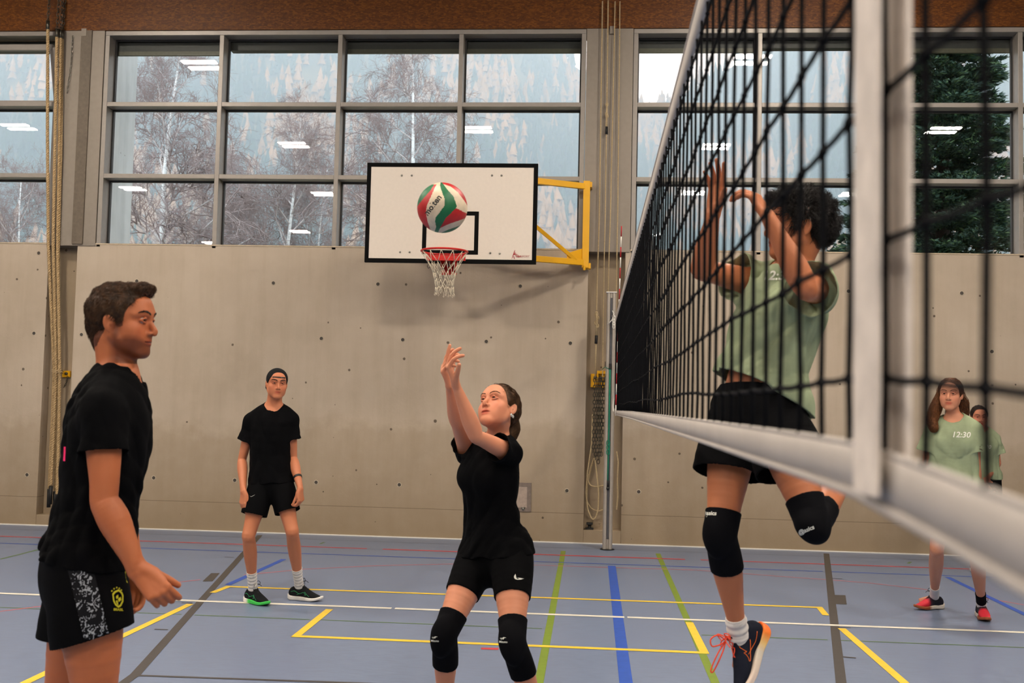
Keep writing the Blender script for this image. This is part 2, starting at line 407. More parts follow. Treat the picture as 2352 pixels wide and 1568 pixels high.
# ---------------------------------------------------------------- windows
GYP = D+.175                   # glass plane
def window(idx, x0, x1, mull, frontcol=M_frame, blinds=None, tilt=None):
    """glazed bay x0..x1 with mullion centres and two transoms"""
    w = empty('window_%d' % idx, (x0, D, ZC), kind='structure')
    b = MB(); f = .052; dp = .18
    z0, z1 = ZC-.03, ZB
    b.box(x0, x1, D, D+dp, ZB-.055, ZB); b.box(x0, x1, D+.06, D+dp, z0, z0+.05)
    b.box(x0, x0+f, D, D+dp, z0, z1-.055); b.box(x1-f, x1, D, D+dp, z0, z1-.055)
    xs = [x0+f]+[v for m in mull for v in (m-f/2, m+f/2)]+[x1-f]
    TR = (4.955, 4.10)
    for m in mull: b.box(m-f/2, m+f/2, D, D+dp, z0, z1-.055)
    for i in range(0, len(xs), 2):
        for t in TR: b.box(xs[i], xs[i+1], D+.001, D+dp, t-.026, t+.026)
    b.build('window_frame', frontcol, w, bevel=.004)
    s = MB(); g = MB()
    zs = [z0+.05, TR[1]-.026, TR[1]+.026, TR[0]-.026, TR[0]+.026, z1-.055]
    for i in range(0, len(xs), 2):
        for k in range(0, 6, 2):
            a0, a1, c0, c1 = xs[i], xs[i+1], zs[k], zs[k+1]; e = .018
            if tilt and i == tilt and k == 4: continue
            s.box(a0, a0+e, GYP-.02, GYP+.02, c0, c1).box(a1-e, a1, GYP-.02, GYP+.02, c0, c1).box(a0+e, a1-e, GYP-.02, GYP+.02, c0, c0+e).box(a0+e, a1-e, GYP-.02, GYP+.02, c1-e, c1)
            g.add([(a0+e, GYP, c0+e), (a1-e, GYP, c0+e), (a1-e, GYP, c1-e), (a0+e, GYP, c1-e)], [(0, 1, 2, 3)])
    s.build('glazing_bead', M_seal, w); g.build('window_glass', M_glass, w)
    for n_, (bx0, bx1, drop, rail) in enumerate(blinds or []):
        bb = MB().box(bx0, bx1, GYP+.03, GYP+.14, ZB-.12-drop+.0, ZB-.05).build('rolled_blind', M_blind, w)
        if rail: MB().box(bx0, bx1, GYP+.028, GYP+.06, ZB-.12-drop-.05, ZB-.12-drop).build('blind_rail', M_blindb, bb)
    return w
F2 = .026
window(2, -5.815, -.125, [-4.40, -2.985, -1.565], blinds=[(-5.76, -4.43, .06, 1), (-4.37, -3.01, .05, 0), (-2.96, -1.59, .04, 1), (-1.54, -.18, .04, 1)])
window(3, .415, 9.0, [1.835, 3.26, 4.68, 6.1, 7.5], blinds=[(.47, 1.81, .04, 1), (1.86, 3.23, .04, 0), (3.29, 4.65, .05, 1), (4.71, 6.07, .05, 0), (6.13, 7.47, .05, 0)])
window(1, -14.8, -6.37, [-13.1, -11.7, -10.3, -8.95, -7.55], blinds=[(-7.52, -6.43, .05, 0)], tilt=10)
# tilted top sash of the left bay
ts = empty('tilting_sash', (-7.5, D+.1, 5.0), kind='structure'); ts.parent = None
sb = MB(); X0, X1, Z0, Z1 = -7.52, -6.43, 4.99, 5.62
def tsp(x, z, y=0): t = (z-Z0)/(Z1-Z0); return (x, D+.12-.16*t+y, z)
def tbar(xa, za, xb, zb, w=.06): sb.obox(tsp(xa, za), tsp(xb, zb), .05, w, up=(0, -1, .2) if za == zb else (0, 1, 0))
for za in (Z0, Z1): sb.obox(tsp(X0, za), tsp(X1, za), .05, .07)
for xa in (X0, X1): sb.obox(tsp(xa, Z0), tsp(xa, Z1), .07, .05, up=(0, 1, 0))
sb.build('sash_frame', M_frame, ts, bevel=.003)
MB().add([tsp(X0, Z0), tsp(X1, Z0), tsp(X1, Z1), tsp(X0, Z1)], [(0, 1, 2, 3)]).build('sash_glass', M_glass, ts)
ts.name = 'window_4'
# cladding between the bays
cl = MB()
cl.box(-6.37, -5.82, D-.012, D+.3, ZC-.02, ZB); cl.box(-.12, .41, D-.012, D+.3, ZC-.02, ZB)
cl.box(XL, -14.8, D, D+.3, ZC-.02, ZB); cl.box(9.0, XR, D, D+.3, ZC-.02, ZB)
tag(cl.build('trim_3', M_panel, bevel=.003), kind='structure')
tag(MB().box(-6.10, -5.97, D-.03, D-.012, ZC, ZB-.002).build('trim_4', plain('umber_cladding_strip', srgb(104, 92, 78), .5)), kind='structure')
# short sash chain hanging by the left cladding
def chain(name, pts, r, wire, mat, parent):
    """oval links alternating along a polyline"""
    b = MB(); P = [np.array(p, float) for p in pts]; out = []
    seg = [np.linalg.norm(P[i+1]-P[i]) for i in range(len(P)-1)]; tot = sum(seg); pitch = r*2.6; k = 0; d = 0
    while d < tot:
        s = d; i = 0
        while i < len(seg)-1 and s > seg[i]: s -= seg[i]; i += 1
        c = P[i]+(P[i+1]-P[i])*min(s/seg[i], 1); a = (P[i+1]-P[i])/seg[i]
        side = np.array([1., 0, 0]) if k % 2 == 0 else np.array([.0, 1, 0])
        side = side-a*np.dot(side, a); side /= np.linalg.norm(side)
        ring = [c+a*math.cos(t)*r*1.75+side*math.sin(t)*r for t in [2*math.pi*q/8 for q in range(8)]]
        b.tube(ring, wire, 4, closed=True); d += pitch; k += 1
    return b.build(name, mat, parent, True)
c = chain('sash_chain', [PT(167, 85, D-.03), PT(163, 150, D-.03), PT(154, 213, D-.03)], .011, .0032, M_steel, None)
tag(c, 'short thin steel chain hanging on the cladding right of the climbing ropes', 'chain')

# ---------------------------------------------------------------- ceiling lamps (seen mirrored in the panes)
def emis(name, col, st):
    n = NT(name); e = n.n('Emission'); e.inputs[0].default_value = (*col, 1); e.inputs[1].default_value = st
    n.l(e.outputs[0], n.t.nodes['Material Output'].inputs[0]); return n.m
M_lamp = emis('fluorescent_tube', LAMP_COLOR, LAMP_STRENGTH)
M_lbox = plain('white_lamp_housing', srgb(220, 220, 214), .5)
LAMPS = [(-6.2, 8.1), (2.3, 8.3), (-2.25, 4.25), (-11.35, 4.35), (6.4, 4.3), (-6.2, 3.0), (2.4, 3.0), (-6.9, -2.1), (2.4, -1.6), (-11.7, -1.6), (6.2, -1.65), (-2.25, -4.), (-9.2, -8.1), (9.0, -8.0), (-13.0, -10.7), (1.8, -8.)]
lp = empty('ceiling_light', (*LAMPS[0], HC))
hb = MB().box(-.3, .3, -.3, .3, -.07, 0)
hb.build('lamp_housing', M_lbox).parent = lp
for s in (-1, 1):
    MB().box(-.27, .27, s*.15-.07, s*.15+.07, -.085, -.0705).build('fluorescent_tube', M_lamp).parent = lp
def dup(root, loc):
    r = root.copy(); COL.objects.link(r); r.location = loc
    for ch in list(root.children):
        c = ch.copy(); COL.objects.link(c); c.parent = r
        for g in ch.children:
            q = g.copy(); COL.objects.link(q); q.parent = c
    return r
for i, (x, y) in enumerate(LAMPS):
    r = lp if i == 0 else dup(lp, (x, y, HC))
    tag(r, 'square twin-tube fluorescent ceiling light mirrored in the window panes', 'ceiling light', 'twin-tube ceiling lights mirrored in the windows')
# ---------------------------------------------------------------- outdoors
def forest_hill():
    us = np.linspace(-1.1, 1.0, 90); ys = np.linspace(0, 1, 50)
    def ridge(u):
        return np.interp(u, [-1.2, -.3, -.09, -.05, -.01, .045, .09, .13, .17, .25, 1.], [.50, .47, .40, .345, .318, .283, .305, .325, .345, .42, .5])
    Y0, Y1 = 240., 1150.
    def ground(u, t):
        y = Y0+(Y1-Y0)*t
        e = ridge(u)*(.16+.84*t**.55)*(1-.0*u)
        z = e*y*(t*1.0)**.55+3*np.sin(u*40+t*9)*t
        return np.array([u*y, y, z])
    V = [ground(u, t) for t in ys for u in us]; n = len(us)
    Fc = [(j*n+i, j*n+i+1, (j+1)*n+i+1, (j+1)*n+i) for j in range(len(ys)-1) for i in range(n-1)]
    m = NT('forest_floor', .9, spec=.1); m.color(m.ramp(m.noise(m.coord(), .03, 4.), [(.3, srgb(58, 74, 62)), (.7, srgb(104, 100, 72))]))
    hill = link_mesh('hill', V, np.array(Fc), m.m, smooth=True); tag(hill, kind='structure')
    # conifers, three ragged tiers each
    rr = np.random.RandomState(3); N = 9000; S = 6
    t = rr.rand(N)**.8; u = rr.uniform(-.62, .48, N)
    y = Y0+(Y1-Y0)*t; gz = ridge(u)*(.16+.84*t**.55)*y*t**.55+3*np.sin(u*40+t*9)*t
    larch = (np.sin(u*31+t*7)+np.sin(u*17-t*13+1)+rr.randn(N)*.9) > .6
    h = rr.uniform(15, 27, N); w = h*np.where(larch, .21, .17)
    ang = np.arange(S)*2*np.pi/S; vs = []; tier = np.arange(S+1)
    for k in range(3):
        z0 = gz+h*(.08+.28*k); z1 = gz+h*(.08+.92*min(1, (k+1.5)/3)); r = w*(1-k*.25)*rr.uniform(.85, 1.15, N)
        wob = 1+.25*rr.randn(N, S); v = np.zeros((N, S+1, 3))
        v[:, :S, 0] = (u*y)[:, None]+r[:, None]*wob*np.cos(ang); v[:, :S, 1] = y[:, None]+r[:, None]*wob*np.sin(ang)
        v[:, :S, 2] = z0[:, None]-rr.rand(N, S)*h[:, None]*.05; v[:, S, 0] = u*y; v[:, S, 1] = y; v[:, S, 2] = z1
        vs.append(v)
    vs = np.stack(vs, 1).reshape(-1, 3)
    f0 = np.array([(q, (q+1) % S, S) for q in range(S)])
    fs = (np.arange(N*3)[:, None, None]*(S+1)+f0[None]).reshape(-1, 3); mi = np.repeat(larch.astype(int), 3*S)
    a = NT('spruce_needles_far', .9, spec=.1); a.color(a.ramp(a.noise(a.coord(), .05, 3.), [(.3, srgb(34, 56, 50)), (.7, srgb(52, 76, 60))]))
    b = NT('larch_needles_autumn', .9, spec=.1); b.color(b.ramp(b.noise(b.coord(), .03, 3.), [(.3, srgb(136, 106, 62)), (.7, srgb(176, 142, 98))]))
    o = link_mesh('distant_forest', vs, fs, mats=[a.m, b.m], midx=mi)
    tag(o, 'hazy mountainside forest of dark spruces and pale autumn larches beyond the windows', 'forest', kind='stuff')
forest_hill()
gm = NT('outdoor_meadow', .9, spec=.1); gm.color(gm.ramp(gm.noise(gm.coord(), .4, 4.), [(.3, srgb(96, 92, 74)), (.7, srgb(126, 118, 94))]))
tag(MB().box(-900, 900, D+.35, 1300, -.9, -.4).build('ground', gm.m), kind='structure')
# mist in the valley
fog = MB().box(-1000, 1000, 60., 1150, -.3, 420).build('valley_mist', None); tag(fog, 'pale blue mist filling the valley outside', 'mist', kind='stuff')
fm = bpy.data.materials.new('valley_mist'); fm.use_nodes = True; nt = fm.node_tree; nt.nodes.clear()
vs_ = nt.nodes.new('ShaderNodeVolumeScatter'); vs_.inputs['Color'].default_value = (.62, .84, 1., 1); vs_.inputs['Density'].default_value = .00155; vs_.inputs['Anisotropy'].default_value = .1
ou = nt.nodes.new('ShaderNodeOutputMaterial'); nt.links.new(vs_.outputs[0], ou.inputs['Volume']); fog.data.materials.append(fm)
fm.cycles.homogeneous_volume = True

# bare birches
def bark_mat():
    n = NT('birch_bark', .7, spec=.2); v = n.coord(scale=(1, 1, 5.))
    f = n.noise(v, 9., 4., .7, .5)
    n.color(n.ramp(f, [(.34, srgb(40, 36, 34)), (.38, srgb(220, 220, 216)), (.7, srgb(240, 240, 236))])); return n.m
M_bark = bark_mat()
M_twig = plain('birch_twigs', srgb(146, 130, 126), .8)
M_branch = plain('birch_boughs', srgb(196, 188, 184), .8)
def twig_template(R_):
    """one bough of unit length along +x: segments (p, q, ra, rb)"""
    segs = []
    def br(p, d, L, r, lev):
        n = 5 if lev < 2 else 4; pts = [p]; dd = d.copy()
        for i in range(n):
            dd = dd+R_.randn(3)*.14; dd /= np.linalg.norm(dd); pts.append(pts[-1]+dd*L/n)
        rr_ = [r*(1-.72*i/n) for i in range(n+1)]
        for i in range(n): segs.append((*pts[i], *pts[i+1], rr_[i], rr_[i+1], lev, 0 if lev < 2 else (i+1)/n))
        if lev < 3:
            for k in range((11, 8, 6)[lev]):
                t = R_.uniform(.15, 1.); i = min(int(t*n), n-1); q = pts[i]+(pts[i+1]-pts[i])*(t*n-i)
                ax = pts[i+1]-pts[i]; ax /= np.linalg.norm(ax); sd = R_.randn(3); sd -= ax*np.dot(sd, ax); sd /= np.linalg.norm(sd)
                nd = ax*.8+sd*.7; nd /= np.linalg.norm(nd); br(q, nd, L*(.5 if lev < 2 else .6)*R_.uniform(.7, 1.2), r*(.5 if lev < 2 else .62), lev+1)
    br(np.zeros(3), np.array([1., 0, 0]), 1., .0145, 0)
    return np.array(segs)
_RT = np.random.RandomState(21); TWIGS = [twig_template(_RT) for _ in range(5)]
def birch(base, H, seed, lean, spread, label, r0=.085, nb=26):
    R_ = np.random.RandomState(seed); base = np.array(base, float)
    root = empty('birch_tree', base, label, 'tree')
    trunk = [base+np.array([lean*i/14*H+.12*math.sin(5*i/14+seed), .1*math.sin(i/2), H*i/14]) for i in range(15)]
    MB().tube(trunk, [r0*(1-.93*(i/14))+.006 for i in range(15)], 10).build('trunk', M_bark, root, True)
    PP = []; QQ = []; ra = []; rb = []; lv = []
    for k in range(nb):
        t = .28+.70*(k/nb)**.9; i = min(int(t*14), 13); q = trunk[i]+(trunk[i+1]-trunk[i])*(t*14-i)
        a = R_.uniform(0, 2*math.pi); d = np.array([math.cos(a), math.sin(a)*.8, .5+.7*t]); d /= np.linalg.norm(d)
        L = spread*(1.15-t)*R_.uniform(.8, 1.25)+.5
        T = TWIGS[R_.randint(len(TWIGS))]; s_ = np.cross(d, R_.randn(3)); s_ /= np.linalg.norm(s_); M = np.array([d, s_, np.cross(d, s_)])
        def place(X):
            W = X@M*L; rad = np.hypot(W[:, 0], W[:, 1]); W[:, 2] -= .10*rad**2/max(L, 1)*1.6; return W+q
        PP.append(place(T[:, 0:3])); QQ.append(place(T[:, 3:6])); sc = max(r0*(1-t)*.42+.010, .012)/.0145
        ra.append(np.maximum(T[:, 6]*sc, .0026)); rb.append(np.maximum(T[:, 7]*sc, .0019)); lv.append(T[:, 8])
    PP = np.vstack(PP); QQ = np.vstack(QQ); ra = np.hstack(ra); rb = np.hstack(rb); lv = np.hstack(lv)
    for nm, m, mat_, kk in (('bough', lv < 1, M_branch, 6), ('twigs', lv >= 1, M_twig, 3)):
        v, f = sticks(PP[m], QQ[m], ra[m], rb[m], kk); link_mesh(nm, v-base, f, mat_, root)['kind'] = 'stuff'
    return root
g0 = -.4
def bx(px, Y): return PT(px, 560, Y)[0]
birch((bx(362, 26), 26, g0), 10.8, 1, .036, 2.9, 'stout white-trunked bare birch outside the first full pane, left of the others', .15, 27)
birch((bx(505, 31), 31, g0), 9.3, 12, .0, 2.4, 'slender bare birch right behind the stout white-trunked one', .06, 22)
birch((bx(655, 29), 29, g0), 10.0, 3, .02, 2.7, 'bare birch with two thin stems outside the second pane', .10, 24)
birch((bx(735, 31), 31, g0), 8.9, 14, .012, 2.3, 'bare birch close to the right of the second-pane birch', .07, 22)
birch((bx(930, 27), 27, g0), 10.8, 5, .012, 3.1, 'bare birch with wide white crown directly behind the backboard', .14, 27)
birch((bx(60, 29), 29, g0), 8.1, 6, -.02, 2.6, 'low bare birch outside the far left window behind the climbing ropes', .07, 22)
# dark spruce
def spruce(base, H, R0, seed):
    R_ = np.random.RandomState(seed); base = np.array(base, float)
    root = empty('spruce_tree', base, 'tall dark green spruce filling the right-hand window', 'tree')
    MB().tube([base, base+[0, 0, H*.5], base+[.1, 0, H]], [.22, .13, .02], 8).build('trunk', plain('spruce_bark', srgb(60, 48, 40), .9), root, True)
    V = []; S = []; bb = MB(); z = 2.0
    while z < H*.97:
        rad = R0*(1-z/H)+.12
        for k in range(8):
            a = 2*math.pi*(k+R_.rand())/8; L = rad*R_.uniform(.75, 1.12)
            d = np.array([math.cos(a), math.sin(a), 0.]); side = np.array([-d[1], d[0], 0]); p0 = base+[0, 0, z+R_.uniform(-.12, .12)]
            cur = lambda t: p0+np.outer(t*L, d)+np.outer(-.28*L*t+.22*L*t*t, [0, 0, 1])
            if k % 2 == 0: bb.tube(list(cur(np.linspace(0, 1, 7))), [.022*(1-.8*i/6) for i in range(7)], 4, caps=False)
            m = int(300*L/2)+80; t = R_.rand(m)**.8; w = L*.34*(1-abs(t-.45)*1.1)+.07; s = R_.choice([-1, 1], m); f = R_.rand(m)
            # sprays: needles cluster on side twigs
            tw = np.round(t*14)/14; t = tw+.012*R_.randn(m)
            e = cur(np.clip(t+w*f*.5/L, 0, 1.05))+side*(s*w*f)[:, None]+np.outer(-w*f*.25+R_.uniform(-.025, .025, m), [0, 0, 1])
            for _ in range(4):
                dr = side*(s*R_.uniform(.1, 1, m))[:, None]+d*R_.uniform(.3, 1, m)[:, None]+np.outer(R_.uniform(-.35, .5, m), [0, 0, 1]); dr /= np.linalg.norm(dr, axis=1)[:, None]
                up = np.cross(dr, R_.randn(m, 3)); up /= np.linalg.norm(up, axis=1)[:, None]; ln = R_.uniform(.07, .15, m)[:, None]
                V.append(np.stack([e-up*ln*.17, e+up*ln*.17, e+dr*ln], 1).reshape(-1, 3))
        z += .28
    bb.build('bough', plain('spruce_bough', srgb(52, 46, 36), .9), root, True)['kind'] = 'stuff'
    V = np.vstack(V); nT = len(V)//3
    a = plain('spruce_needles', srgb(34, 60, 44), .75, var=.3, nscale=2.); b = plain('spruce_needles_fresh', srgb(66, 90, 50), .75, var=.25, nscale=2.)
    o = link_mesh('needles', V-base, np.arange(nT*3).reshape(-1, 3), None, root, mats=[a, b], midx=(R_.rand(nT) > .75).astype(int)); o['kind'] = 'stuff'
spruce((PT(2165, 400, 21)[0], 21, -.4), 11.6, 3.75, 4)
# concrete column outside the first full pane
col_x0 = PT(258, 300, D+1.2)[0]; col_x1 = PT(262, 300, D+1.2)[0]
tag(MB().box(col_x1-.3, col_x1, D+1.2, D+1.8, -.4, 7.2).build('column', M_conc_out), 'pale grey concrete column standing outside the left edge of the main window', 'column', kind='structure')
# ---------------------------------------------------------------- basketball hoop on a swinging wall arm
M_board = plain('white_backboard_laminate', srgb(226, 214, 200), .35, var=.02, bump=0)
M_bblack = plain('black_board_marking', (.0035, .0035, .0035), .8, spec=.1)
M_red = plain('red_painted_steel', srgb(206, 28, 20), .35)
M_cord = plain('white_net_cord', srgb(226, 214, 190), .8)
M_logo_red = plain('red_print', srgb(166, 32, 40), .6)
BY_ = 10.77
def bp(px, py, dy=0): p = PT(px, py, BY_); return (p[0], BY_+dy, p[2])
b0 = bp(840, 604); bx0, bz0 = b0[0], 2.985; bx1, bz1 = bx0+1.8, bz0+1.05
bx0, bx1 = bp(841, 490)[0], bp(1233, 490)[0]
hoop = empty('basketball_hoop', (bx0+.9, BY_, bz0), 'white basketball backboard with red rim on a yellow swing arm', 'basketball hoop')
board = MB().box(bx0, bx1, BY_, BY_+.03, bz0, bz1).build('backboard', M_board, hoop, bevel=.003)
def frame_rect(mb, x0, x1, z0, z1, w, y):
    mb.box(x0, x1, y, y+.0012, z0, z0+w).box(x0, x1, y, y+.0012, z1-w, z1).box(x0, x0+w, y, y+.0012, z0+w, z1-w).box(x1-w, x1, y, y+.0012, z0+w, z1-w)
e = MB(); frame_rect(e, bx0-.002, bx1+.002, bz0-.002, bz1+.002, .043, BY_-.0018)
e.box(bx0-.003, bx0, BY_-.002, BY_+.031, bz0, bz1).box(bx1, bx1+.003, BY_-.002, BY_+.031, bz0, bz1).box(bx0, bx1, BY_-.002, BY_+.031, bz1, bz1+.003).box(bx0, bx1, BY_-.002, BY_+.031, bz0-.003, bz0)
e.build('black_border', M_bblack, hoop)
ix0, ix1 = bp(970, 535)[0], bp(1099, 535)[0]; iz1, iz0 = bp(1035, 485)[2], bp(1035, 584)[2]
e = MB(); frame_rect(e, ix0, ix1, iz0, iz1, .044, BY_-.0016); e.build('target_rectangle', M_bblack, hoop)
for q in [(923, 403), (946, 403), (1130, 403), (1152, 403), (919, 579), (941, 579), (1126, 581), (1148, 582)]:
    p = bp(*q); MB().ball((p[0], BY_-.004, p[2]), .011, 10, 6, (1, .6, 1)).build('bolt', M_steel, hoop, True)
RC = (PT(1021, 567, 10.39)[0], 10.39, 3.05)
ring = [(RC[0]+.232*math.cos(t), RC[1]+.232*math.sin(t), RC[2]) for t in np.linspace(0, 2*math.pi, 40, endpoint=False)]
rim = MB().tube(ring, .0105, 10, closed=True)
rim.prism([(-.21, 0), (.21, 0), (.06, -.16), (-.06, -.16)], (RC[0], BY_-.16, RC[2]-.006), (1, 0, 0), (0, .0, 1), (0, .006, 0)) if False else None
rim.build('rim', M_red, hoop, True)
k = MB()
k.prism([(-.205, -.13), (.205, -.13), (.085, .135), (-.085, .135)], (RC[0], RC[1]+.24, RC[2]-.004), (1, 0, 0), (0, 1, 0), (0, 0, -.007))
k.box(RC[0]-.2, RC[0]+.2, RC[1]+.12, RC[1]+.127, RC[2]-.075, RC[2]-.004)
k.prism([(0, 0), (.22, 0), (.22, -.17)], (RC[0]-.075, RC[1]+.15, RC[2]-.01), (0, 1, 0), (0, 0, 1), (.006, 0, 0))
k.prism([(0, 0), (.22, 0), (.22, -.17)], (RC[0]+.069, RC[1]+.15, RC[2]-.01), (0, 1, 0), (0, 0, 1), (.006, 0, 0))
k.box(RC[0]-.078, RC[0]+.078, BY_-.012, BY_-.003, RC[2]-.19, RC[2]+.0)
k.build('rim_bracket', M_red, hoop)
MB().box(RC[0]-.012, RC[0]+.014, BY_-.02, BY_-.012, RC[2]-.105, RC[2]-.045).build('bracket_label', M_steel, hoop)
# cord net: zig-zag diamonds tapering downwards
prof = [(0, .228), (.10, .168), (.20, .116), (.28, .096), (.36, .092), (.43, .10)]
def nr(d): return float(np.interp(d, [p[0] for p in prof], [p[1] for p in prof]))
nb_ = MB(); NLp = 12; lev = [0, .115, .2, .275, .345, .41]
R_ = np.random.RandomState(5); jit = R_.randn(len(lev), NLp*2)*.07; jz = R_.randn(len(lev), NLp*2)*.008
def npt(L, kk):
    kk %= 2*NLp; a = (kk+jit[L][kk]*(L > 0))*math.pi/NLp; d = lev[L]+jz[L][kk]*(L > 0); r = nr(d)
    return (RC[0]+r*math.cos(a)+.012*L/5, RC[1]+r*math.sin(a), RC[2]-.012-d)
for L in range(len(lev)-1):
    for kk in range(L % 2, 2*NLp, 2):
        for s in (-1, 1): nb_.tube([npt(L, kk), tuple((np.array(npt(L, kk))+np.array(npt(L+1, kk+s)))/2+R_.randn(3)*.003), npt(L+1, kk+s)], .0032, 5)
for kk in range(1, 2*NLp, 2):
    p = np.array(npt(5, kk)); nb_.tube([p, p+[.006, 0, -.02], p+[0, .004, -.03], p+[-.007, 0, -.015]], .003, 5)
for kk in range(0, 2*NLp, 2):
    p = np.array(npt(0, kk)); nb_.tube([p, p+[0, 0, .012]], .005, 6)
nb_.build('hoop_net', M_cord, hoop, True)
MB().tube([bp(984, 606), (bp(984, 606)[0]-.012, BY_, bp(984, 611)[2]), (bp(984, 606)[0], BY_, bp(984, 615)[2]-.004), (bp(988, 614)[0], BY_, bp(984, 613)[2])], .004, 6).build('hook', M_dsteel, hoop, True)
HX, HY = -.088, 11.66
ya = MB(); zt, zb = 3.985, 3.125
A1 = np.array([-1.62, 10.88])
for z in (zt, zb): ya.obox((HX, HY, z), (A1[0], A1[1], z), .05, .065)
ya.obox((HX, HY, zb-.06), (HX, HY, zt+.06), .075, .075, up=(0, 1, 0))
ya.obox((HX-.12*.88, HY-.12*.49, zb+.02), (A1[0]+.35, A1[1]+.18, zt-.02), .04, .045, up=(0, 1, 0))
ya.prism([(0, 0), (-.2, 0), (-.2, .07), (0, .14)], (HX-.03, HY-.02, zb+.02), (.88, .48, 0), (0, 0, 1), (0, .012, 0))
for z in (zt, zb): ya.obox((A1[0], A1[1], z), (A1[0]-.75, A1[1], z), .05, .05)
for x in (-2.3, -.95): ya.obox((x, BY_+.07, bz0+.1), (x, BY_+.07, bz1-.1), .06, .05, up=(0, 1, 0))
for z in (bz0+.14, bz1-.14): ya.obox((-2.32, BY_+.07, z), (-.93, BY_+.07, z), .05, .05)
ya.obox((-2.36, 10.86, 3.4), (-2.2, 11.74, 3.4), .05, .05)
ya.build('swing_arm', M_yellow, hoop, bevel=.003)
for z in (zb-.035, zt+.02): MB().box(HX+.0, HX+.06, HY-.02, D-.012, z-.03, z+.03).build('hinge_bracket', M_yellow, hoop)
MB().tube([(HX-.01, HY-.05, zb-.09), (HX-.01, HY-.05, zb-.04)], .014, 8).build('hinge_pin', M_yellow, hoop)
MB().box(-2.26, -2.14, 11.72, D+.06, 3.33, 3.47).build('wall_plate', M_yellow, hoop)
# maker's mark, lower right corner of the board
lo = bp(1174, 594.5)
lg = MB(); s_ = .0042
def lpt(px, py): p = bp(1160+px/29.4, 560+py/29.4); return (p[0]-lo[0], p[2]-lo[2])
lg.prism([lpt(430, 1030), lpt(540, 720), lpt(650, 420), lpt(680, 420), (lpt(640, 650)[0], lpt(640, 650)[1]), lpt(920, 720), lpt(640, 735), lpt(575, 770), lpt(500, 940)], (lo[0], BY_-.0014, lo[2]), (1, 0, 0), (0, 0, 1), (0, -.0006, 0))
lg.prism([lpt(560, 850), lpt(600, 820), lpt(675, 1020), lpt(625, 1020)], (lo[0], BY_-.0014, lo[2]), (1, 0, 0), (0, 0, 1), (0, -.0006, 0))
p = lpt(710, 612); lg.lathe([(0, 0), (.0042, 0)], (lo[0]+p[0], BY_-.0018, lo[2]+p[1]), 10, 'y')
lg.build('maker_emblem', M_logo_red, hoop)
q = bp(1160+680/29.4, 560+905/29.4); text_mesh('TIBA', .030, 'maker_lettering', M_logo_red, hoop, (q[0], BY_-.0014, q[2]), (1, 0, 0), (0, 0, 1), .0007)
q = bp(1160+1050/29.4, 560+905/29.4); text_mesh('SPORT', .030, 'maker_lettering', plain('faded_red_print', srgb(190, 130, 124), .6), hoop, (q[0], BY_-.0014, q[2]), (1, 0, 0), (0, 0, 1), 0, .3)

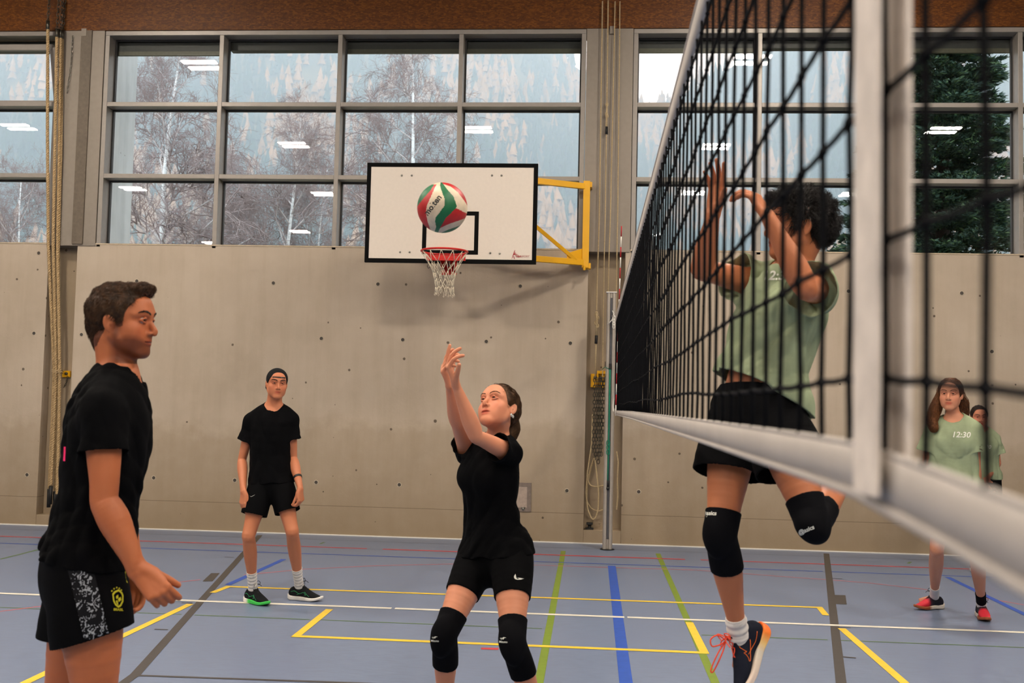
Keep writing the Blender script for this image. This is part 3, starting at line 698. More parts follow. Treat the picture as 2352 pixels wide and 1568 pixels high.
# ---------------------------------------------------------------- volleyball in flight
BYb = 4.28; bc = PT(1016, 477, BYb); br = .1045
def ball():
    d = np.array(bc)-CAM0; d /= np.linalg.norm(d); r = np.cross(d, [0, 0, 1.]); r /= np.linalg.norm(r); u = np.cross(r, d)
    nu, nv = 220, 110; vs = []; fs = []
    for j in range(nv+1):
        t = math.pi*j/nv
        for i in range(nu):
            p = 2*math.pi*i/nu; vs.append((math.sin(t)*math.cos(p), math.sin(t)*math.sin(p), math.cos(t)))
    vs = np.array(vs); fs = np.array([(j*nu+i, (j+1)*nu+i, (j+1)*nu+(i+1) % nu, j*nu+(i+1) % nu) for j in range(nv) for i in range(nu)])
    cw = vs[fs].mean(1); L = np.stack([cw@r, cw@u, -cw@d], 1)      # x right, y up, z towards the viewer side
    back = L[:, 2] < 0; x = np.where(back, -L[:, 1], L[:, 0]); y = np.where(back, L[:, 0], L[:, 1])
    c1 = np.interp(y, [-1, -.58, -.19, .07, .75, 1], [-.4, -.56, -.64, -.6, -.32, -.2])
    c2 = np.interp(y, [-1, -.75, -.55, -.4, .07, .32, .73, 1], [-.3, -.22, -.27, -.25, .07, .09, -.08, -.15])
    c3 = np.interp(y, [-1, -.75, -.36, .0, .1, .46, .7, 1], [-.15, -.05, .17, .54, .56, .42, .19, -.05])
    c0 = np.interp(y, [-1, -.2, .05, .32, .7, 1], [-.9, -1.1, -.97, -.76, -.45, -.3])
    lowr = np.interp(x, [-.2, 0, .25, .9, 1], [-.9, -.76, -.63, -.39, -.3]); upr = np.interp(x, [.1, .56, .97], [-.3, 0, -.19])
    mi = np.zeros(len(x), int)                       # 0 white 1 red 2 green
    mi[x < c1] = 1; mi[x < c0] = 2; mi[(x > c2) & (x <= c3)] = 2
    right = x > c3; mi[right & (y < upr) & (y > lowr)] = 1
    cv = np.interp(x, [.0, .3, .6, .9, 1], [.93, .84, .62, .25, .1]); mi[right & (y > cv)] = 1
    mi[(y > .9) & (x < -.1)] = 0; mi[right & (y < lowr-.22)] = 2
    cols = [plain('white_ball_leather', srgb(224, 206, 178), .45), plain('red_ball_leather', srgb(186, 34, 36), .45), plain('green_ball_leather', srgb(14, 104, 62), .45)]
    root = link_mesh('volleyball', vs*br, fs, None, None, True, cols, mi); root.location = bc
    tag(root, 'white, red and green volleyball in mid-air in front of the backboard', 'volleyball')
    for k2, (txt, off) in enumerate([('molten', 0.)]):
        ang = math.radians(54); U = r*math.cos(ang)+u*math.sin(ang); W = np.cross(-d, U)*1.
        W = -r*math.sin(ang)+u*math.cos(ang); o = np.array(bc)+(-d)*br+(r*-.57+u*-.35)*br
        tm = text_mesh(txt, .034, 'ball_lettering', plain('dark_ball_print', srgb(52, 50, 46), .6), None, tuple(o), tuple(U), tuple(W), .0011, 0, 0)
        for v in tm.data.vertices:
            pt = np.array(v.co)-bc; pr = pt-(-d)*np.dot(pt, -d); q = np.linalg.norm(pr)/br
            if q > .97: pr *= .97/q; q = .97
            v.co = pr+(-d)*br*math.sqrt(max(0, 1-q*q))*1.004
        tm.parent = root
ball()

# ---------------------------------------------------------------- volleyball net, near to far
NXn, NXf = .22, .247
def nx(y): return NXn+(NXf-NXn)*min(max((y-.5)/10.5, 0), 1)
YN = .28; YF = 10.95
def zbot(y): return CAMH+float(np.interp(y, [.2, .55, .9, 2, 6, 10.2, 10.95], [-.125, -.096, -.078, -.079, -.088, -.108, -.085]))
def ztop(y): return CAMH+float(np.interp(y, [.2, 3, 10.95], [.905, .90, .925]))
net = empty('volleyball_net', (nx(5), 5.5, zbot(5)), 'black square-meshed volleyball net with white tapes running away from the camera', 'net')
M_net = plain('black_net_cord', (.0028, .0030, .0042), .85, spec=.1); M_tape = plain('white_net_tape', srgb(186, 178, 171), .65, var=.05, nscale=12.)
SP = .1105; ys = [.405, .502, .602, .711, .809]+[.915+SP*k for k in range(0, 92) if .915+SP*k < YF-.05]
RN = np.random.RandomState(9)
nm = MB(); rowz = [.029+.1105*k for k in range(8)]
def zr(y, k):
    return CAMH+rowz[k]+(zbot(y)-CAMH+.076)*(1-k/8)*1.0+.004*math.sin(y*3.1+k*2)
jy = {}
for i, y in enumerate(ys):
    pts = [(nx(y), y, zbot(y)+.05)]
    for k in range(8):
        jy[i, k] = (nx(y)+RN.randn()*.0006, y+RN.randn()*.0022, zr(y, k)+RN.randn()*.0012); pts.append(jy[i, k])
    pts.append((nx(y), y, ztop(y)-.05)); nm.tube(pts, .0029, 6 if y < 3 else 4)
for k in range(8):
    pts = [(nx(YN), YN, zr(YN, k))]
    for i in range(len(ys)):
        pts.append(jy[i, k])
        if ys[i] < 2.2 and i+1 < len(ys): pts.append(tuple((np.array(jy[i, k])+np.array(jy[i+1, k]))/2-np.array([0, 0, .0012])))
    pts.append((nx(YF), YF, zr(YF, k)))
    nm.tube(pts, .0029, 6)
for (i, k), p in jy.items():
    if ys[i] < 3.5: nm.ball(p, .0052, 8, 5)
nm.build('net_mesh', M_net, net, True)
def ribbon(name, y0, y1, zf0, zf1, x_off, th, mat, step=.12, wob=0.):
    b = MB(); n = int((y1-y0)/step); prev = None; vs = []
    for i in range(n+1):
        y = y0+(y1-y0)*i/n; w = wob*math.sin(y*23)+wob*.5*math.sin(y*51)
        vs += [(nx(y)+x_off-th, y, zf0(y)), (nx(y)+x_off+th, y, zf0(y)), (nx(y)+x_off+th+w, y, zf1(y)), (nx(y)+x_off-th+w, y, zf1(y))]
    fs = []
    for i in range(n):
        a = i*4; fs += [(a, a+4, a+5, a+1), (a+1, a+5, a+6, a+2), (a+2, a+6, a+7, a+3), (a+3, a+7, a+4, a)]
    fs += [(0, 1, 2, 3), (n*4+3, n*4+2, n*4+1, n*4)]
    return b.add(vs, fs).build(name, mat, net, True)
bt = ribbon('bottom_tape', YN, YF, lambda y: zbot(y)+.008, lambda y: zbot(y)+.052, 0, .002, M_tape, .1)
c_ = MB().tube([(nx(y)-.001, y, zbot(y)+.010) for y in np.arange(YN, YF, .2)], .0045, 8); c_.tube([(nx(y), y, zbot(y)+.051) for y in np.arange(YN, YF, .2)], .003, 6); c_.build('tape_hem', M_tape, bt, True)
tt = ribbon('top_tape', YN, YF, lambda y: ztop(y)-.072+.003*math.sin(y*57), lambda y: ztop(y), 0, .004, M_tape, .05)
MB().tube([(nx(y), y, ztop(y)) for y in np.arange(YN, YF, .2)], .007, 8).build('tape_hem', plain('grey_cable_sheath', srgb(168, 160, 154), .6), tt, True)
sl = MB().box(nx(.8)-.013, nx(.8)-.009, .783, .852, CAMH-.064, ztop(.8)+.01).box(nx(.8)+.010, nx(.8)+.016, .792, .852, CAMH-.04, ztop(.8)+.01)
sl.build('antenna_sleeve', plain('warm_white_sleeve', srgb(232, 220, 208), .6), net, bevel=.002)
# far antenna, red and white
an = empty('net_antenna', (.243, 9.93, zbot(9.93)), 'thin red and white striped antenna rod standing above the far end of the net', 'antenna')
M_ared = plain('red_antenna_band', srgb(176, 20, 30), .5); M_awh = plain('white_antenna_band', srgb(232, 226, 216), .5)
a0, a1 = np.array([.236, 9.92, zbot(9.93)]), np.array([.262, 9.92, 3.245]); La = np.linalg.norm(a1-a0); nst = int(La/.1)
for k in range(nst+1):
    p = a1-(a1-a0)*min(k*.1/La, 1); q = a1-(a1-a0)*min((k+1)*.1/La, 1)
    if np.linalg.norm(p-q) > .01: MB().tube([p, q], .0055, 8).build('antenna_band', M_ared if k % 2 == 0 else M_awh, an, True)
# net post with slots, cord and winder
px_, py_ = .205, 11.36
post = empty('net_post', (px_, py_, 0), 'grey aluminium volleyball post in the floor before the wall recess', 'post')
M_alu = plain('anodised_aluminium', srgb(176, 168, 158), .38, .35, 30., .05, .02)
pb = MB(); R0 = .056
prof_ = []
for k in range(40):
    t = 2*math.pi*k/40; c, s = math.cos(t), math.sin(t); f = (abs(c)**4+abs(s)**4)**(-1/4); x, y = R0*.94*f*c, R0*.94*f*s
    if y < 0 and abs(x) < .013: y = -R0*.94+.016
    prof_.append((x, y))
pb.prism(prof_, (px_, py_, 0), (1, 0, 0), (0, 1, 0), (0, 0, 2.76)); pb.build('upright', M_alu, post)
MB().box(px_-.058, px_+.058, py_-.058, py_+.058, 2.755, 2.768).build('post_cap', M_white, post, bevel=.004)
MB().box(px_-.011, px_+.011, py_-.046, py_-.038, .12, 2.70).build('slot', plain('dark_post_slot', srgb(78, 78, 82), .5, .3), post)
MB().lathe([(0, .002), (.078, .002), (.078, .006), (.05, .014)], (px_, py_, 0), 24).build('floor_collar', M_black, post, True)
gs = MB().tube([(px_-.005, py_-.054, 1.93), (px_-.004, py_-.053, 1.6), (px_-.006, py_-.053, 1.0), (px_-.008, py_-.053, .74)], [.010, .009, .007, .008], 6)
gs.tube([(px_-.01, py_-.056, 1.93), (px_-.06, py_-.05, 1.95), (px_-.09, py_-.0, 1.925)], .004, 6)
for k in range(3): gs.tube([(px_-.01+.018*math.cos(t), py_-.062-.004*k, 1.14-.05*k+.028*math.sin(t)) for t in np.linspace(0, 2*math.pi, 9, endpoint=False)], .0045, 6, closed=True)
gs.build('green_cord', M_green_strap, post, True)
MB().box(px_-.016, px_+.012, py_-.07, py_-.05, 1.93, 1.99).build('cleat', M_black, post, bevel=.003)
MB().lathe([(0, -.02), (.017, -.02), (.017, 0)], (px_-.006, py_-.05, .655), 14, 'y').box(px_-.016, px_+.006, py_-.062, py_-.05, .67, .74).build('winder_knob', M_black, post, True)
# net lines tied to the post
wc = MB()
wc.tube([(nx(YF), YF, ztop(YF)-.03), (.235, 11.2, 2.50), (.212, 11.29, 2.50)], .006, 6)
kn = PT(1410, 720, 11.28); wc.tube([(.215, 11.29, 2.56), kn, PT(1407, 733, 11.28), PT(1405, 735, 11.27), PT(1396, 745, 11.28)], .006, 6)
for k in range(4): wc.tube([(kn[0]+.012*math.cos(t), kn[1]-.004*k, kn[2]-.05-.03*k+.022*math.sin(t)) for t in np.linspace(0, 2*math.pi, 8, endpoint=False)], .0055, 6, closed=True)
wc.tube([PT(1415, 722, 10.96), PT(1414.5, 780, 10.97), PT(1413.5, 850, 11), PT(1412, 900, 11.1), PT(1408, 930, 11.25), PT(1408.5, 944, 11.2), PT(1413, 945, 10.95)], .0065, 6)
wc.build('tie_line', M_white, net, True)

# ---------------------------------------------------------------- ropes
def resample(pts, step):
    P = np.array(pts, float); d = np.r_[0, np.cumsum(np.linalg.norm(np.diff(P, axis=0), axis=1))]; n = max(int(d[-1]/step), 2)
    t = np.linspace(0, d[-1], n); Q = np.stack([np.interp(t, d, P[:, i]) for i in range(3)], 1)
    k = max(3, int(n*.03)) | 1; pad = np.vstack([np.repeat(Q[:1], k//2, 0), Q, np.repeat(Q[-1:], k//2, 0)])
    return np.stack([np.convolve(pad[:, i], np.ones(k)/k, 'valid') for i in range(3)], 1)
def twisted(name, pts, R, pitch, mat, parent, strands=3, sides=6, step=None):
    Q = resample(pts, step or pitch/9); b = MB(); T = np.gradient(Q, axis=0); T /= np.linalg.norm(T, axis=1)[:, None]
    d = np.r_[0, np.cumsum(np.linalg.norm(np.diff(Q, axis=0), axis=1))]
    u = np.cross(T, [0, 1., .13]); u /= np.linalg.norm(u, axis=1)[:, None]; w = np.cross(T, u)
    for s in range(strands):
        a = 2*math.pi*(s/strands+d/pitch); C = Q+(u*np.cos(a)[:, None]+w*np.sin(a)[:, None])*R*.5
        b.tube(list(C), R*.56, sides)
    return b.build(name, mat, parent, True)
RY_ = D-.07
ropes = [([PT(110, 52, RY_-.1), PT(109, 300, RY_-.05), PT(111, 560, RY_), PT(124, 853, D+.03), PT(119, 980, D+.03), PT(113, 1125, D+.03)], 'climbing rope left of the bunch, hanging apart in front of the left window'),
         ([PT(131, 70, RY_-.1), PT(126, 330, RY_-.05), PT(122, 560, RY_), PT(129, 850, D+.0), PT(124, 980, D+.0), PT(117, 1118, D+.0)], 'middle climbing rope of the bunch in the left wall recess'),
         ([PT(139, 72, RY_-.05), PT(136, 330, RY_), PT(132, 560, RY_+.03), PT(137, 850, D-.02), PT(135, 980, D-.02), PT(131, 1138, D-.02)], 'climbing rope at the right side of the bunch near the small yellow bracket'),
         ([PT(144, 74, RY_+.02), PT(141, 330, RY_+.02), PT(135, 560, RY_+.04), PT(133, 850, D+.07), PT(128, 980, D+.07), PT(126, 1130, D+.07)], 'thinner shaded climbing rope hanging behind the others of the bunch')]
for i, (pts, lab) in enumerate(ropes):
    r = empty('climbing_rope', pts[-1], lab, 'rope', 'climbing ropes in the left recess')
    twisted('rope_strand', pts, .019 if i < 3 else .014, .085, M_rope, r)
    e0 = np.array(pts[-1]); d = e0-np.array(pts[-2]); d /= np.linalg.norm(d)
    MB().tube([e0-d*.01, e0+d*.2], .021, 10).build('end_sleeve', M_black, r, True)
    t0 = np.array(pts[0]); MB().tube([t0-[0, 0, .08], t0+[0, 0, .02]], .021, 10).build('top_ferrule', M_dsteel, r, True)
    chain('hanging_chain', [t0+[0, 0, .02], t0+[.01, 0, .7]], .017, .0045, M_dsteel, r)
MB()
tie = MB()
for z0 in (0, .02): tie.tube([PT(118, 852, D-.07)+[0, 0, z0], PT(130, 855, D-.08)+[0, 0, z0], PT(141, 853, D-.04)+[0, 0, z0], PT(146, 858, D+.05)+[0, 0, z0]], .004, 5)
tag(tie.build('tie_cord', M_rope2, None, True), 'thin cord tying the climbing ropes together beside the yellow bracket', 'cord')
yb0, yb1 = PT(141, 851, D+.1), PT(158, 866, D+.1)
ybk = empty('wall_bracket', (yb0[0], D+.16, yb1[2]), 'small yellow bracket plate in the left recess beside the climbing ropes', 'bracket')
MB().box(yb0[0], yb1[0], D+.12, D+.155, yb1[2], yb0[2]).build('plate', M_yellow, ybk, bevel=.003)
MB().lathe([(0, -.02), (.016, -.02), (.016, 0)], (yb0[0]+.055, D+.12, (yb0[2]+yb1[2])/2+.005), 12, 'y').build('bolt', M_dsteel, ybk, True)
chain('short_chain', [(yb1[0]-.02, D+.11, yb1[2]), (yb1[0]-.03, D+.11, yb1[2]-.06), (yb0[0]+.03, D+.11, yb1[2]-.13)], .009, .003, M_dsteel, ybk)

RRY = D+.03
def rp(px, py, y=RRY): return PT(px, py, y)
hang = [([(1384, 0), (1376.5, 500), (1374, 577), (1371, 660), (1370, 715)], .0085, 'double cord ending in a knot and black sleeve beside the yellow arm hinge', 1),
        ([(1397, 0), (1394, 240), (1392, 290)], .0085, 'short cord with black end sleeve high up between the two windows', 2),
        ([(1393, 290), (1390, 500), (1388, 577), (1386, 700), (1384, 866)], .007, 'plain thin cord running from the sleeve down to the yellow bracket', 0),
        ([(1413, 0), (1402, 500), (1399, 577), (1396, 700), (1393, 825)], .0075, 'cord just left of the net post in the middle recess', 3),
        ([(1424, 0), (1418.7, 500), (1417, 577), (1416, 640), (1414, 820)], .0075, 'rightmost cord in the middle recess passing behind the post', 0)]
for pts, r_, lab, kind in hang:
    P = [rp(*p, y=(D-.06 if p[1] < 600 else RRY)) for p in pts]
    r = empty('hanging_rope', P[-1], lab, 'rope', 'thin ropes hanging between the windows')
    twisted('cord_strand', P, r_, .03, M_rope2, r, 2, 5, .006)
    if kind == 1:
        b = MB()
        for k, (x, y) in enumerate([(1370, 722), (1372, 730), (1369, 741), (1372, 748)]):
            c = rp(x, y); b.tube([(c[0]+.014*math.cos(t), c[1]-.01*math.sin(t+k), c[2]+.022*math.sin(t)) for t in np.linspace(0, 2*math.pi, 9, endpoint=False)], .007, 6, closed=True)
        b.tube([rp(1370, 715), rp(1371, 735), rp(1370, 772)], .012, 8); b.build('knot', M_rope2, r, True)
        MB().tube([rp(1370, 770), rp(1369, 789)], .017, 8).build('end_sleeve', M_black, r, True)
        MB().tube([rp(1369, 788), rp(1368, 830), rp(1367, 866)], .0065, 6).build('thin_tail', M_rope2, r, True)
    if kind == 2:
        b = MB()
        for k, (x, y) in enumerate([(1394, 240), (1393, 262), (1394, 267)]):
            c = rp(x, y, D-.06); b.tube([(c[0]+.012*math.cos(t), c[1]-.008*math.sin(t), c[2]+.018*math.sin(t)) for t in np.linspace(0, 2*math.pi, 9, endpoint=False)], .006, 6, closed=True)
        b.tube([rp(1394, 236, D-.06), rp(1393.5, 292, D-.06)], .009, 6); b.build('knot', M_rope2, r, True); MB().tube([rp(1393.5, 291, D-.06), rp(1393, 308, D-.06)], .015, 8).build('end_sleeve', M_black, r, True)
    if kind == 3: MB().tube([rp(1393, 830), rp(1392.5, 842)], .017, 8).build('end_sleeve', M_black, r, True)
# yellow anchor bracket with bunches of chain
q0, q1 = PT(1357, 858, D+.1), PT(1399, 890, D+.1)
yk = empty('chain_bracket', (q0[0], D+.155, q1[2]), 'large yellow bracket behind the net post holding bunched chains', 'bracket')
pl = MB().box(q0[0], q1[0]+.02, D+.10, D+.155, q1[2], q0[2]).box(q0[0]+.07, q1[0]+.02, D+.06, D+.1, q0[2], q0[2]+.035).box(q0[0]+.07, q0[0]+.085, D+.06, D+.10, q1[2], q0[2]); pl.build('plate', M_yellow, yk, bevel=.003)
for x in (.05, .11, .17): MB().lathe([(0, -.03), (.018, -.03), (.018, 0)], (q0[0]+x, D+.10, q0[2]-.04), 12, 'y').build('bolt', M_dsteel, yk, True)
for k, (x0, x1, yb) in enumerate([(1366, 1362, 1040), (1371, 1368, 1052), (1380, 1374, 1060), (1384, 1381, 1045), (1390, 1388, 1000), (1376, 1371, 1000), (1386, 1377, 1056)]):
    yy = D+.02+.012*(k % 4)
    c = empty('hanging_chain', PT(x1, yb, yy), 'steel link chain bunched below the yellow bracket behind the net post', 'chain', 'steel chains under the yellow bracket')
    chain('chain_links', [PT(x0, 872, yy), PT((x0+x1)/2+1, 940, yy), PT(x1, yb, yy)], .016, .0042, M_dsteel, c)
lo1 = MB().tube(list(resample([PT(*p, D+.03) for p in [(1361, 950), (1359, 1020), (1349, 1085), (1346, 1130), (1350, 1170), (1360, 1194), (1368, 1190), (1374, 1170), (1375, 1130), (1371, 1090), (1366, 1050)]], .02)), .0075, 6)
tag(lo1.build('rope_loop', M_rope2, None, True), 'longest pale rope loop hanging in the middle recess, left of the net post', 'rope loop', 'rope loops under the chains')
lo2 = MB().tube(list(resample([PT(*p, D+.06) for p in [(1364, 1050), (1353, 1085), (1349, 1100), (1355, 1115), (1370, 1118), (1390, 1114)]], .02)), .0075, 6)
tag(lo2.build('rope_loop', M_rope2, None, True), 'short pale rope loop that curves behind the post halfway down the recess', 'rope loop', 'rope loops under the chains')
lo3 = MB().tube(list(resample([PT(*p, D+.09) for p in [(1362, 1060), (1350, 1105), (1347, 1150), (1358, 1168), (1375, 1174), (1390, 1168), (1386, 1140), (1388, 1100)]], .02)), .0065, 6)
tag(lo3.build('rope_loop', M_rope2, None, True), 'thin rope loop crossing low behind the longest loop in the recess', 'rope loop', 'rope loops under the chains')
lo4 = MB().tube(list(resample([PT(*p, D+.0) for p in [(1416, 1035), (1420, 1060), (1418, 1100), (1419, 1140), (1416, 1172)]], .02)), .0075, 6)
tag(lo4.build('rope_loop', M_rope2, None, True), 'pale rope hanging close to the right side of the net post', 'rope loop', 'rope loops under the chains')
pc = PT(1354, 1211, D+.08)
pu = empty('floor_pulley', (pc[0], D+.08, .151), 'small black pulley block on the ledge of the middle recess', 'pulley')
MB().box(pc[0]-.045, pc[0]+.045, D+.03, D+.13, .151, .165).box(pc[0]-.035, pc[0]+.035, D+.04, D+.12, .205, .225).build('pulley_frame', M_black, pu, bevel=.003)
MB().lathe([(.03, 0), (.015, .012), (.015, .028), (.03, .04)], (pc[0], D+.08, .165), 14).build('pulley_wheel', M_black, pu, True)
# wall hatch
ht = empty('wall_hatch', (-.8, D, .33), 'grey metal service hatch low on the concrete behind the woman', 'hatch')
hm = MB(); hx0, hx1, hz0, hz1 = -1.0, -.646, .332, .655
hm.box(hx0, hx1, D-.012, D-.001, hz0, hz0+.045).box(hx0, hx1, D-.012, D-.001, hz1-.045, hz1).box(hx0, hx0+.045, D-.012, D-.001, hz0+.045, hz1-.045).box(hx1-.045, hx1, D-.012, D-.001, hz0+.045, hz1-.045)
hm.build('hatch_frame', plain('grey_hatch_frame', srgb(136, 122, 112), .5, .2), ht, bevel=.002)
MB().box(hx0+.045, hx1-.045, D-.009, D-.001, hz0+.045, hz1-.045).build('hatch_panel', plain('pale_hatch_panel', srgb(178, 160, 146), .5, .1), ht)
MB().lathe([(0, -.014), (.014, -.014), (.014, 0)], (hx1-.085, D-.01, hz0+.03), 12, 'y').box(hx1-.11, hx1-.06, D-.016, D-.01, hz0+.04, hz0+.05).build('hatch_lock', M_steel, ht, True)
# ---------------------------------------------------------------- distance-field modelling for figures and cloth
import openvdb
def nrm(v): v = np.asarray(v, float); return v/(np.linalg.norm(v)+1e-12)
def catmull(A, n):
    """A (m,k) control rows -> smooth rows, n per span"""
    A = np.asarray(A, float); m = len(A); out = []
    for i in range(m-1):
        p0 = A[max(i-1, 0)] if i > 0 else 2*A[0]-A[1]; p1, p2 = A[i], A[i+1]; p3 = A[i+2] if i+2 < m else 2*A[-1]-A[-2]
        for j in range(n):
            t = j/n; out.append(.5*((2*p1)+(-p0+p2)*t+(2*p0-5*p1+4*p2-p3)*t*t+(-p0+3*p1-3*p2+p3)*t**3))
    out.append(A[-1]); return np.array(out)
class Tube:
    """chain of elliptical sections: points, (half width, front, back), front vectors"""
    def __init__(s, pts, rad, front, sub=3, cap=1., grow=0., right=False):
        pts = np.asarray(pts, float); rad = np.asarray(rad, float)
        if rad.ndim == 1: rad = np.stack([rad]*3, 1)
        if rad.shape[1] == 2: rad = rad[:, [0, 1, 1]]
        fr = np.asarray(front, float)
        if fr.ndim == 1: fr = np.repeat(fr[None], len(pts), 0)
        A = np.hstack([pts, rad, fr]); A = catmull(A, sub) if sub > 1 and len(pts) > 1 else A
        s.A = A; s.cap = cap; P = A[:, :3]; r = np.maximum(A[:, 3:6]+grow, .001); s.P, s.r = P, r; s.seg = []; s.F1 = []
        for i in range(len(A)-1):
            ax = P[i+1]-P[i]; L = np.linalg.norm(ax)
            if L < 1e-6: continue
            ax = ax/L; Rs = []
            for f in (A[i, 6:9], A[i+1, 6:9]):
                R = f-ax*np.dot(f, ax) if right else np.cross(f, ax); Rs.append(R/(np.linalg.norm(R)+1e-9))
            f32 = lambda q: np.asarray(q, np.float32)
            s.seg.append((f32(P[i]), f32(ax), np.float32(L), f32(Rs[0]), f32(Rs[1]), f32(r[i]), f32(r[i+1]), float(np.dot(Rs[0], Rs[1])) > .9995, f32(np.cross(ax, Rs[0])))); s.F1.append(f32(np.cross(ax, Rs[1])))
        s.cc = np.array([(q[0]+q[1]*q[2]/2) for q in s.seg]); s.cr = np.array([q[2]/2+max(q[5].max(), q[6].max()) for q in s.seg])
    def bounds(s): m = s.r.max(); return (s.P-m).min(0), (s.P+m).max(0)
    def ev(s, P, c=None, R=0.):
        P = np.asarray(P, np.float32); out = np.full(len(P), 1e3, np.float32)
        idx = range(len(s.seg)) if c is None else np.nonzero(np.linalg.norm(s.cc-c, axis=1)-s.cr < R+.042)[0]
        for i in idx:
            c0, ax, L, R0, R1, r0, r1, cst, F0 = s.seg[i]
            v = P-c0; u = v@ax; t = np.clip(u/L, 0, 1); e = u-t*L
            if cst: x = v@R0; y = v@F0
            else:
                F1 = s.F1[i]; x0 = v@R0; x1 = v@R1; y0 = v@F0; y1 = v@F1; x = x0+(x1-x0)*t; y = y0+(y1-y0)*t
            rx = r0[0]+(r1[0]-r0[0])*t; ry = np.where(y > 0, r0[1]+(r1[1]-r0[1])*t, r0[2]+(r1[2]-r0[2])*t); rz = np.minimum(rx, ry)*s.cap
            a = x/rx; b = y/ry; g = e/rz; k0 = np.sqrt(a*a+b*b+g*g); a /= rx; b /= ry; g /= rz; k1 = np.sqrt(a*a+b*b+g*g)
            out = np.minimum(out, k0*(k0-1)/np.maximum(k1, 1e-5))
        return out
class Ell:
    """ellipsoid with frame rows (x,y,z) and radii"""
    def __init__(s, c, r, M=None): s.c = np.asarray(c, float); s.r = np.asarray(r, float); s.M = np.eye(3) if M is None else np.asarray(M, float)
    def bounds(s): m = s.r.max(); return s.c-m, s.c+m
    def ev(s, P, c=None, R=0.):
        if c is not None and np.linalg.norm(s.c-c) > s.r.max()+R+.05: return np.full(len(P), 1e3)
        q = ((P-s.c)@s.M.T).astype(np.float32); a = q/s.r.astype(np.float32); k0 = np.sqrt((a*a).sum(1)); k1 = np.sqrt(((a/s.r)**2).sum(1)); return k0*(k0-1)/np.maximum(k1, 1e-5)
def smin(a, b, k):
    h = np.maximum(k-np.abs(a-b), 0)/k; return np.minimum(a, b)-h*h*k*.25
class Mix:
    """ordered smooth unions and carvings: list of (op, node, k)"""
    def __init__(s, items): s.it = items
    def bounds(s):
        bs = [n.bounds() for op, n, k in s.it if op == '+']; return np.min([b[0] for b in bs], 0), np.max([b[1] for b in bs], 0)
    def prep(s):
        cs, rs = [], []
        for op, n, k in s.it:
            if op in '+-': lo, hi = n.bounds(); cs.append((lo+hi)/2); rs.append(np.linalg.norm(hi-lo)/2)
            else: cs.append(np.zeros(3)); rs.append(1e6)
        s.cs, s.rs = np.array(cs), np.array(rs)
    def ev(s, P, c=None, R=0.):
        d = None
        if c is not None:
            if not hasattr(s, 'cs'): s.prep()
            keep = np.linalg.norm(s.cs-c, axis=1)-s.rs < R+.042
        for i, (op, n, k) in enumerate(s.it):
            if op == 'f': d = d+n(P); continue
            if c is not None and not keep[i]:
                if d is None: d = np.full(len(P), 1e3, np.float32)
                continue
            v = n.ev(P, c, R)
            if d is None: d = v; continue
            if op == '+': d = smin(d, v, k) if k > 0 else np.minimum(d, v)
            elif op == '-': d = -smin(-d, v, k) if k > 0 else np.maximum(d, -v)
            elif op == '&': d = np.maximum(d, v)
        return d
class Plane:
    """half space: negative behind the plane (opposite n)"""
    def __init__(s, p, n): s.p = np.asarray(p, float); s.n = nrm(n)
    def bounds(s): return s.p, s.p
    def ev(s, P, c=None, R=0.): return (P-s.p)@s.n
class Sleeve:
    """tube cut off by planes (p, n outward), hollowed th thick for depth dp behind each"""
    def __init__(s, tube, cuts, th=.006, dp=.05, fold=None, loc=0): s.loc = loc; s.t, s.c, s.th, s.dp, s.fold = tube, [(np.asarray(p, float), nrm(n)) for p, n in cuts], th, dp, fold
    def bounds(s): return s.t.bounds()
    def ev(s, P, c=None, R=0.):
        d = s.t.ev(P, c, R)
        if s.fold is not None: d = d+s.fold(P)
        o = d
        for p, n in s.c:
            h = (P-p)@n
            if s.loc: h = np.where(np.linalg.norm(P-p, axis=1) < s.loc, h, -1.)
            o = np.maximum(o, h)
        if s.th:
            for p, n in s.c: h = (P-p)@n; o = np.maximum(o, -np.maximum(d+s.th, -(h+s.dp)))
        return o
class Fn:
    def __init__(s, f, lo, hi): s.f, s.lo, s.hi = f, np.asarray(lo, float), np.asarray(hi, float)
    def bounds(s): return s.lo, s.hi
    def ev(s, P, c=None, R=0.): return s.f(P)
def surface(node, h, B=12, pad=.012):
    """polygonise the zero level on a grid of spacing h, evaluating only blocks near the surface"""
    lo, hi = node.bounds(); lo = lo-pad; n = np.ceil((hi+pad-lo)/h/B).astype(int); N = n*B
    arr = np.full(tuple(N), 3*h, np.float32); hb = B*h/2; rad = hb*math.sqrt(3)
    ii = np.stack(np.meshgrid(*[np.arange(q) for q in n], indexing='ij'), -1).reshape(-1, 3)
    cen = lo+(ii+.5)*B*h-.5*h; d = np.concatenate([node.ev(cen[i:i+20000]) for i in range(0, len(cen), 20000)])
    loc = np.stack(np.meshgrid(*[np.arange(B)]*3, indexing='ij'), -1).reshape(-1, 3)*h
    for q, c, dv in zip(ii, cen, d):
        if dv > rad*1.25+.012: continue
        a = tuple(slice(x*B, x*B+B) for x in q)
        if dv < -rad*1.5-.015: arr[a] = -3*h; continue
        v = node.ev(lo+q*B*h+loc, c, rad); arr[a] = np.clip(v, -3*h, 3*h).reshape(B, B, B)
    g = openvdb.FloatGrid(3*h); g.copyFromArray(arr); g.transform = openvdb.createLinearTransform(voxelSize=1.)
    pts, quads = g.convertToQuads(0.); return pts*h+lo, quads[:, ::-1]
def project(node, P, off=0., it=8):
    P = np.array(P, float); e = 1e-3
    for _ in range(it):
        d = node.ev(P); g = np.stack([(node.ev(P+np.eye(3)[i]*e)-d)/e for i in range(3)], 1); L = np.linalg.norm(g, axis=1)+1e-6
        P = P-g/L[:, None]*((d-off)/np.maximum(L, .5))[:, None]
    return P
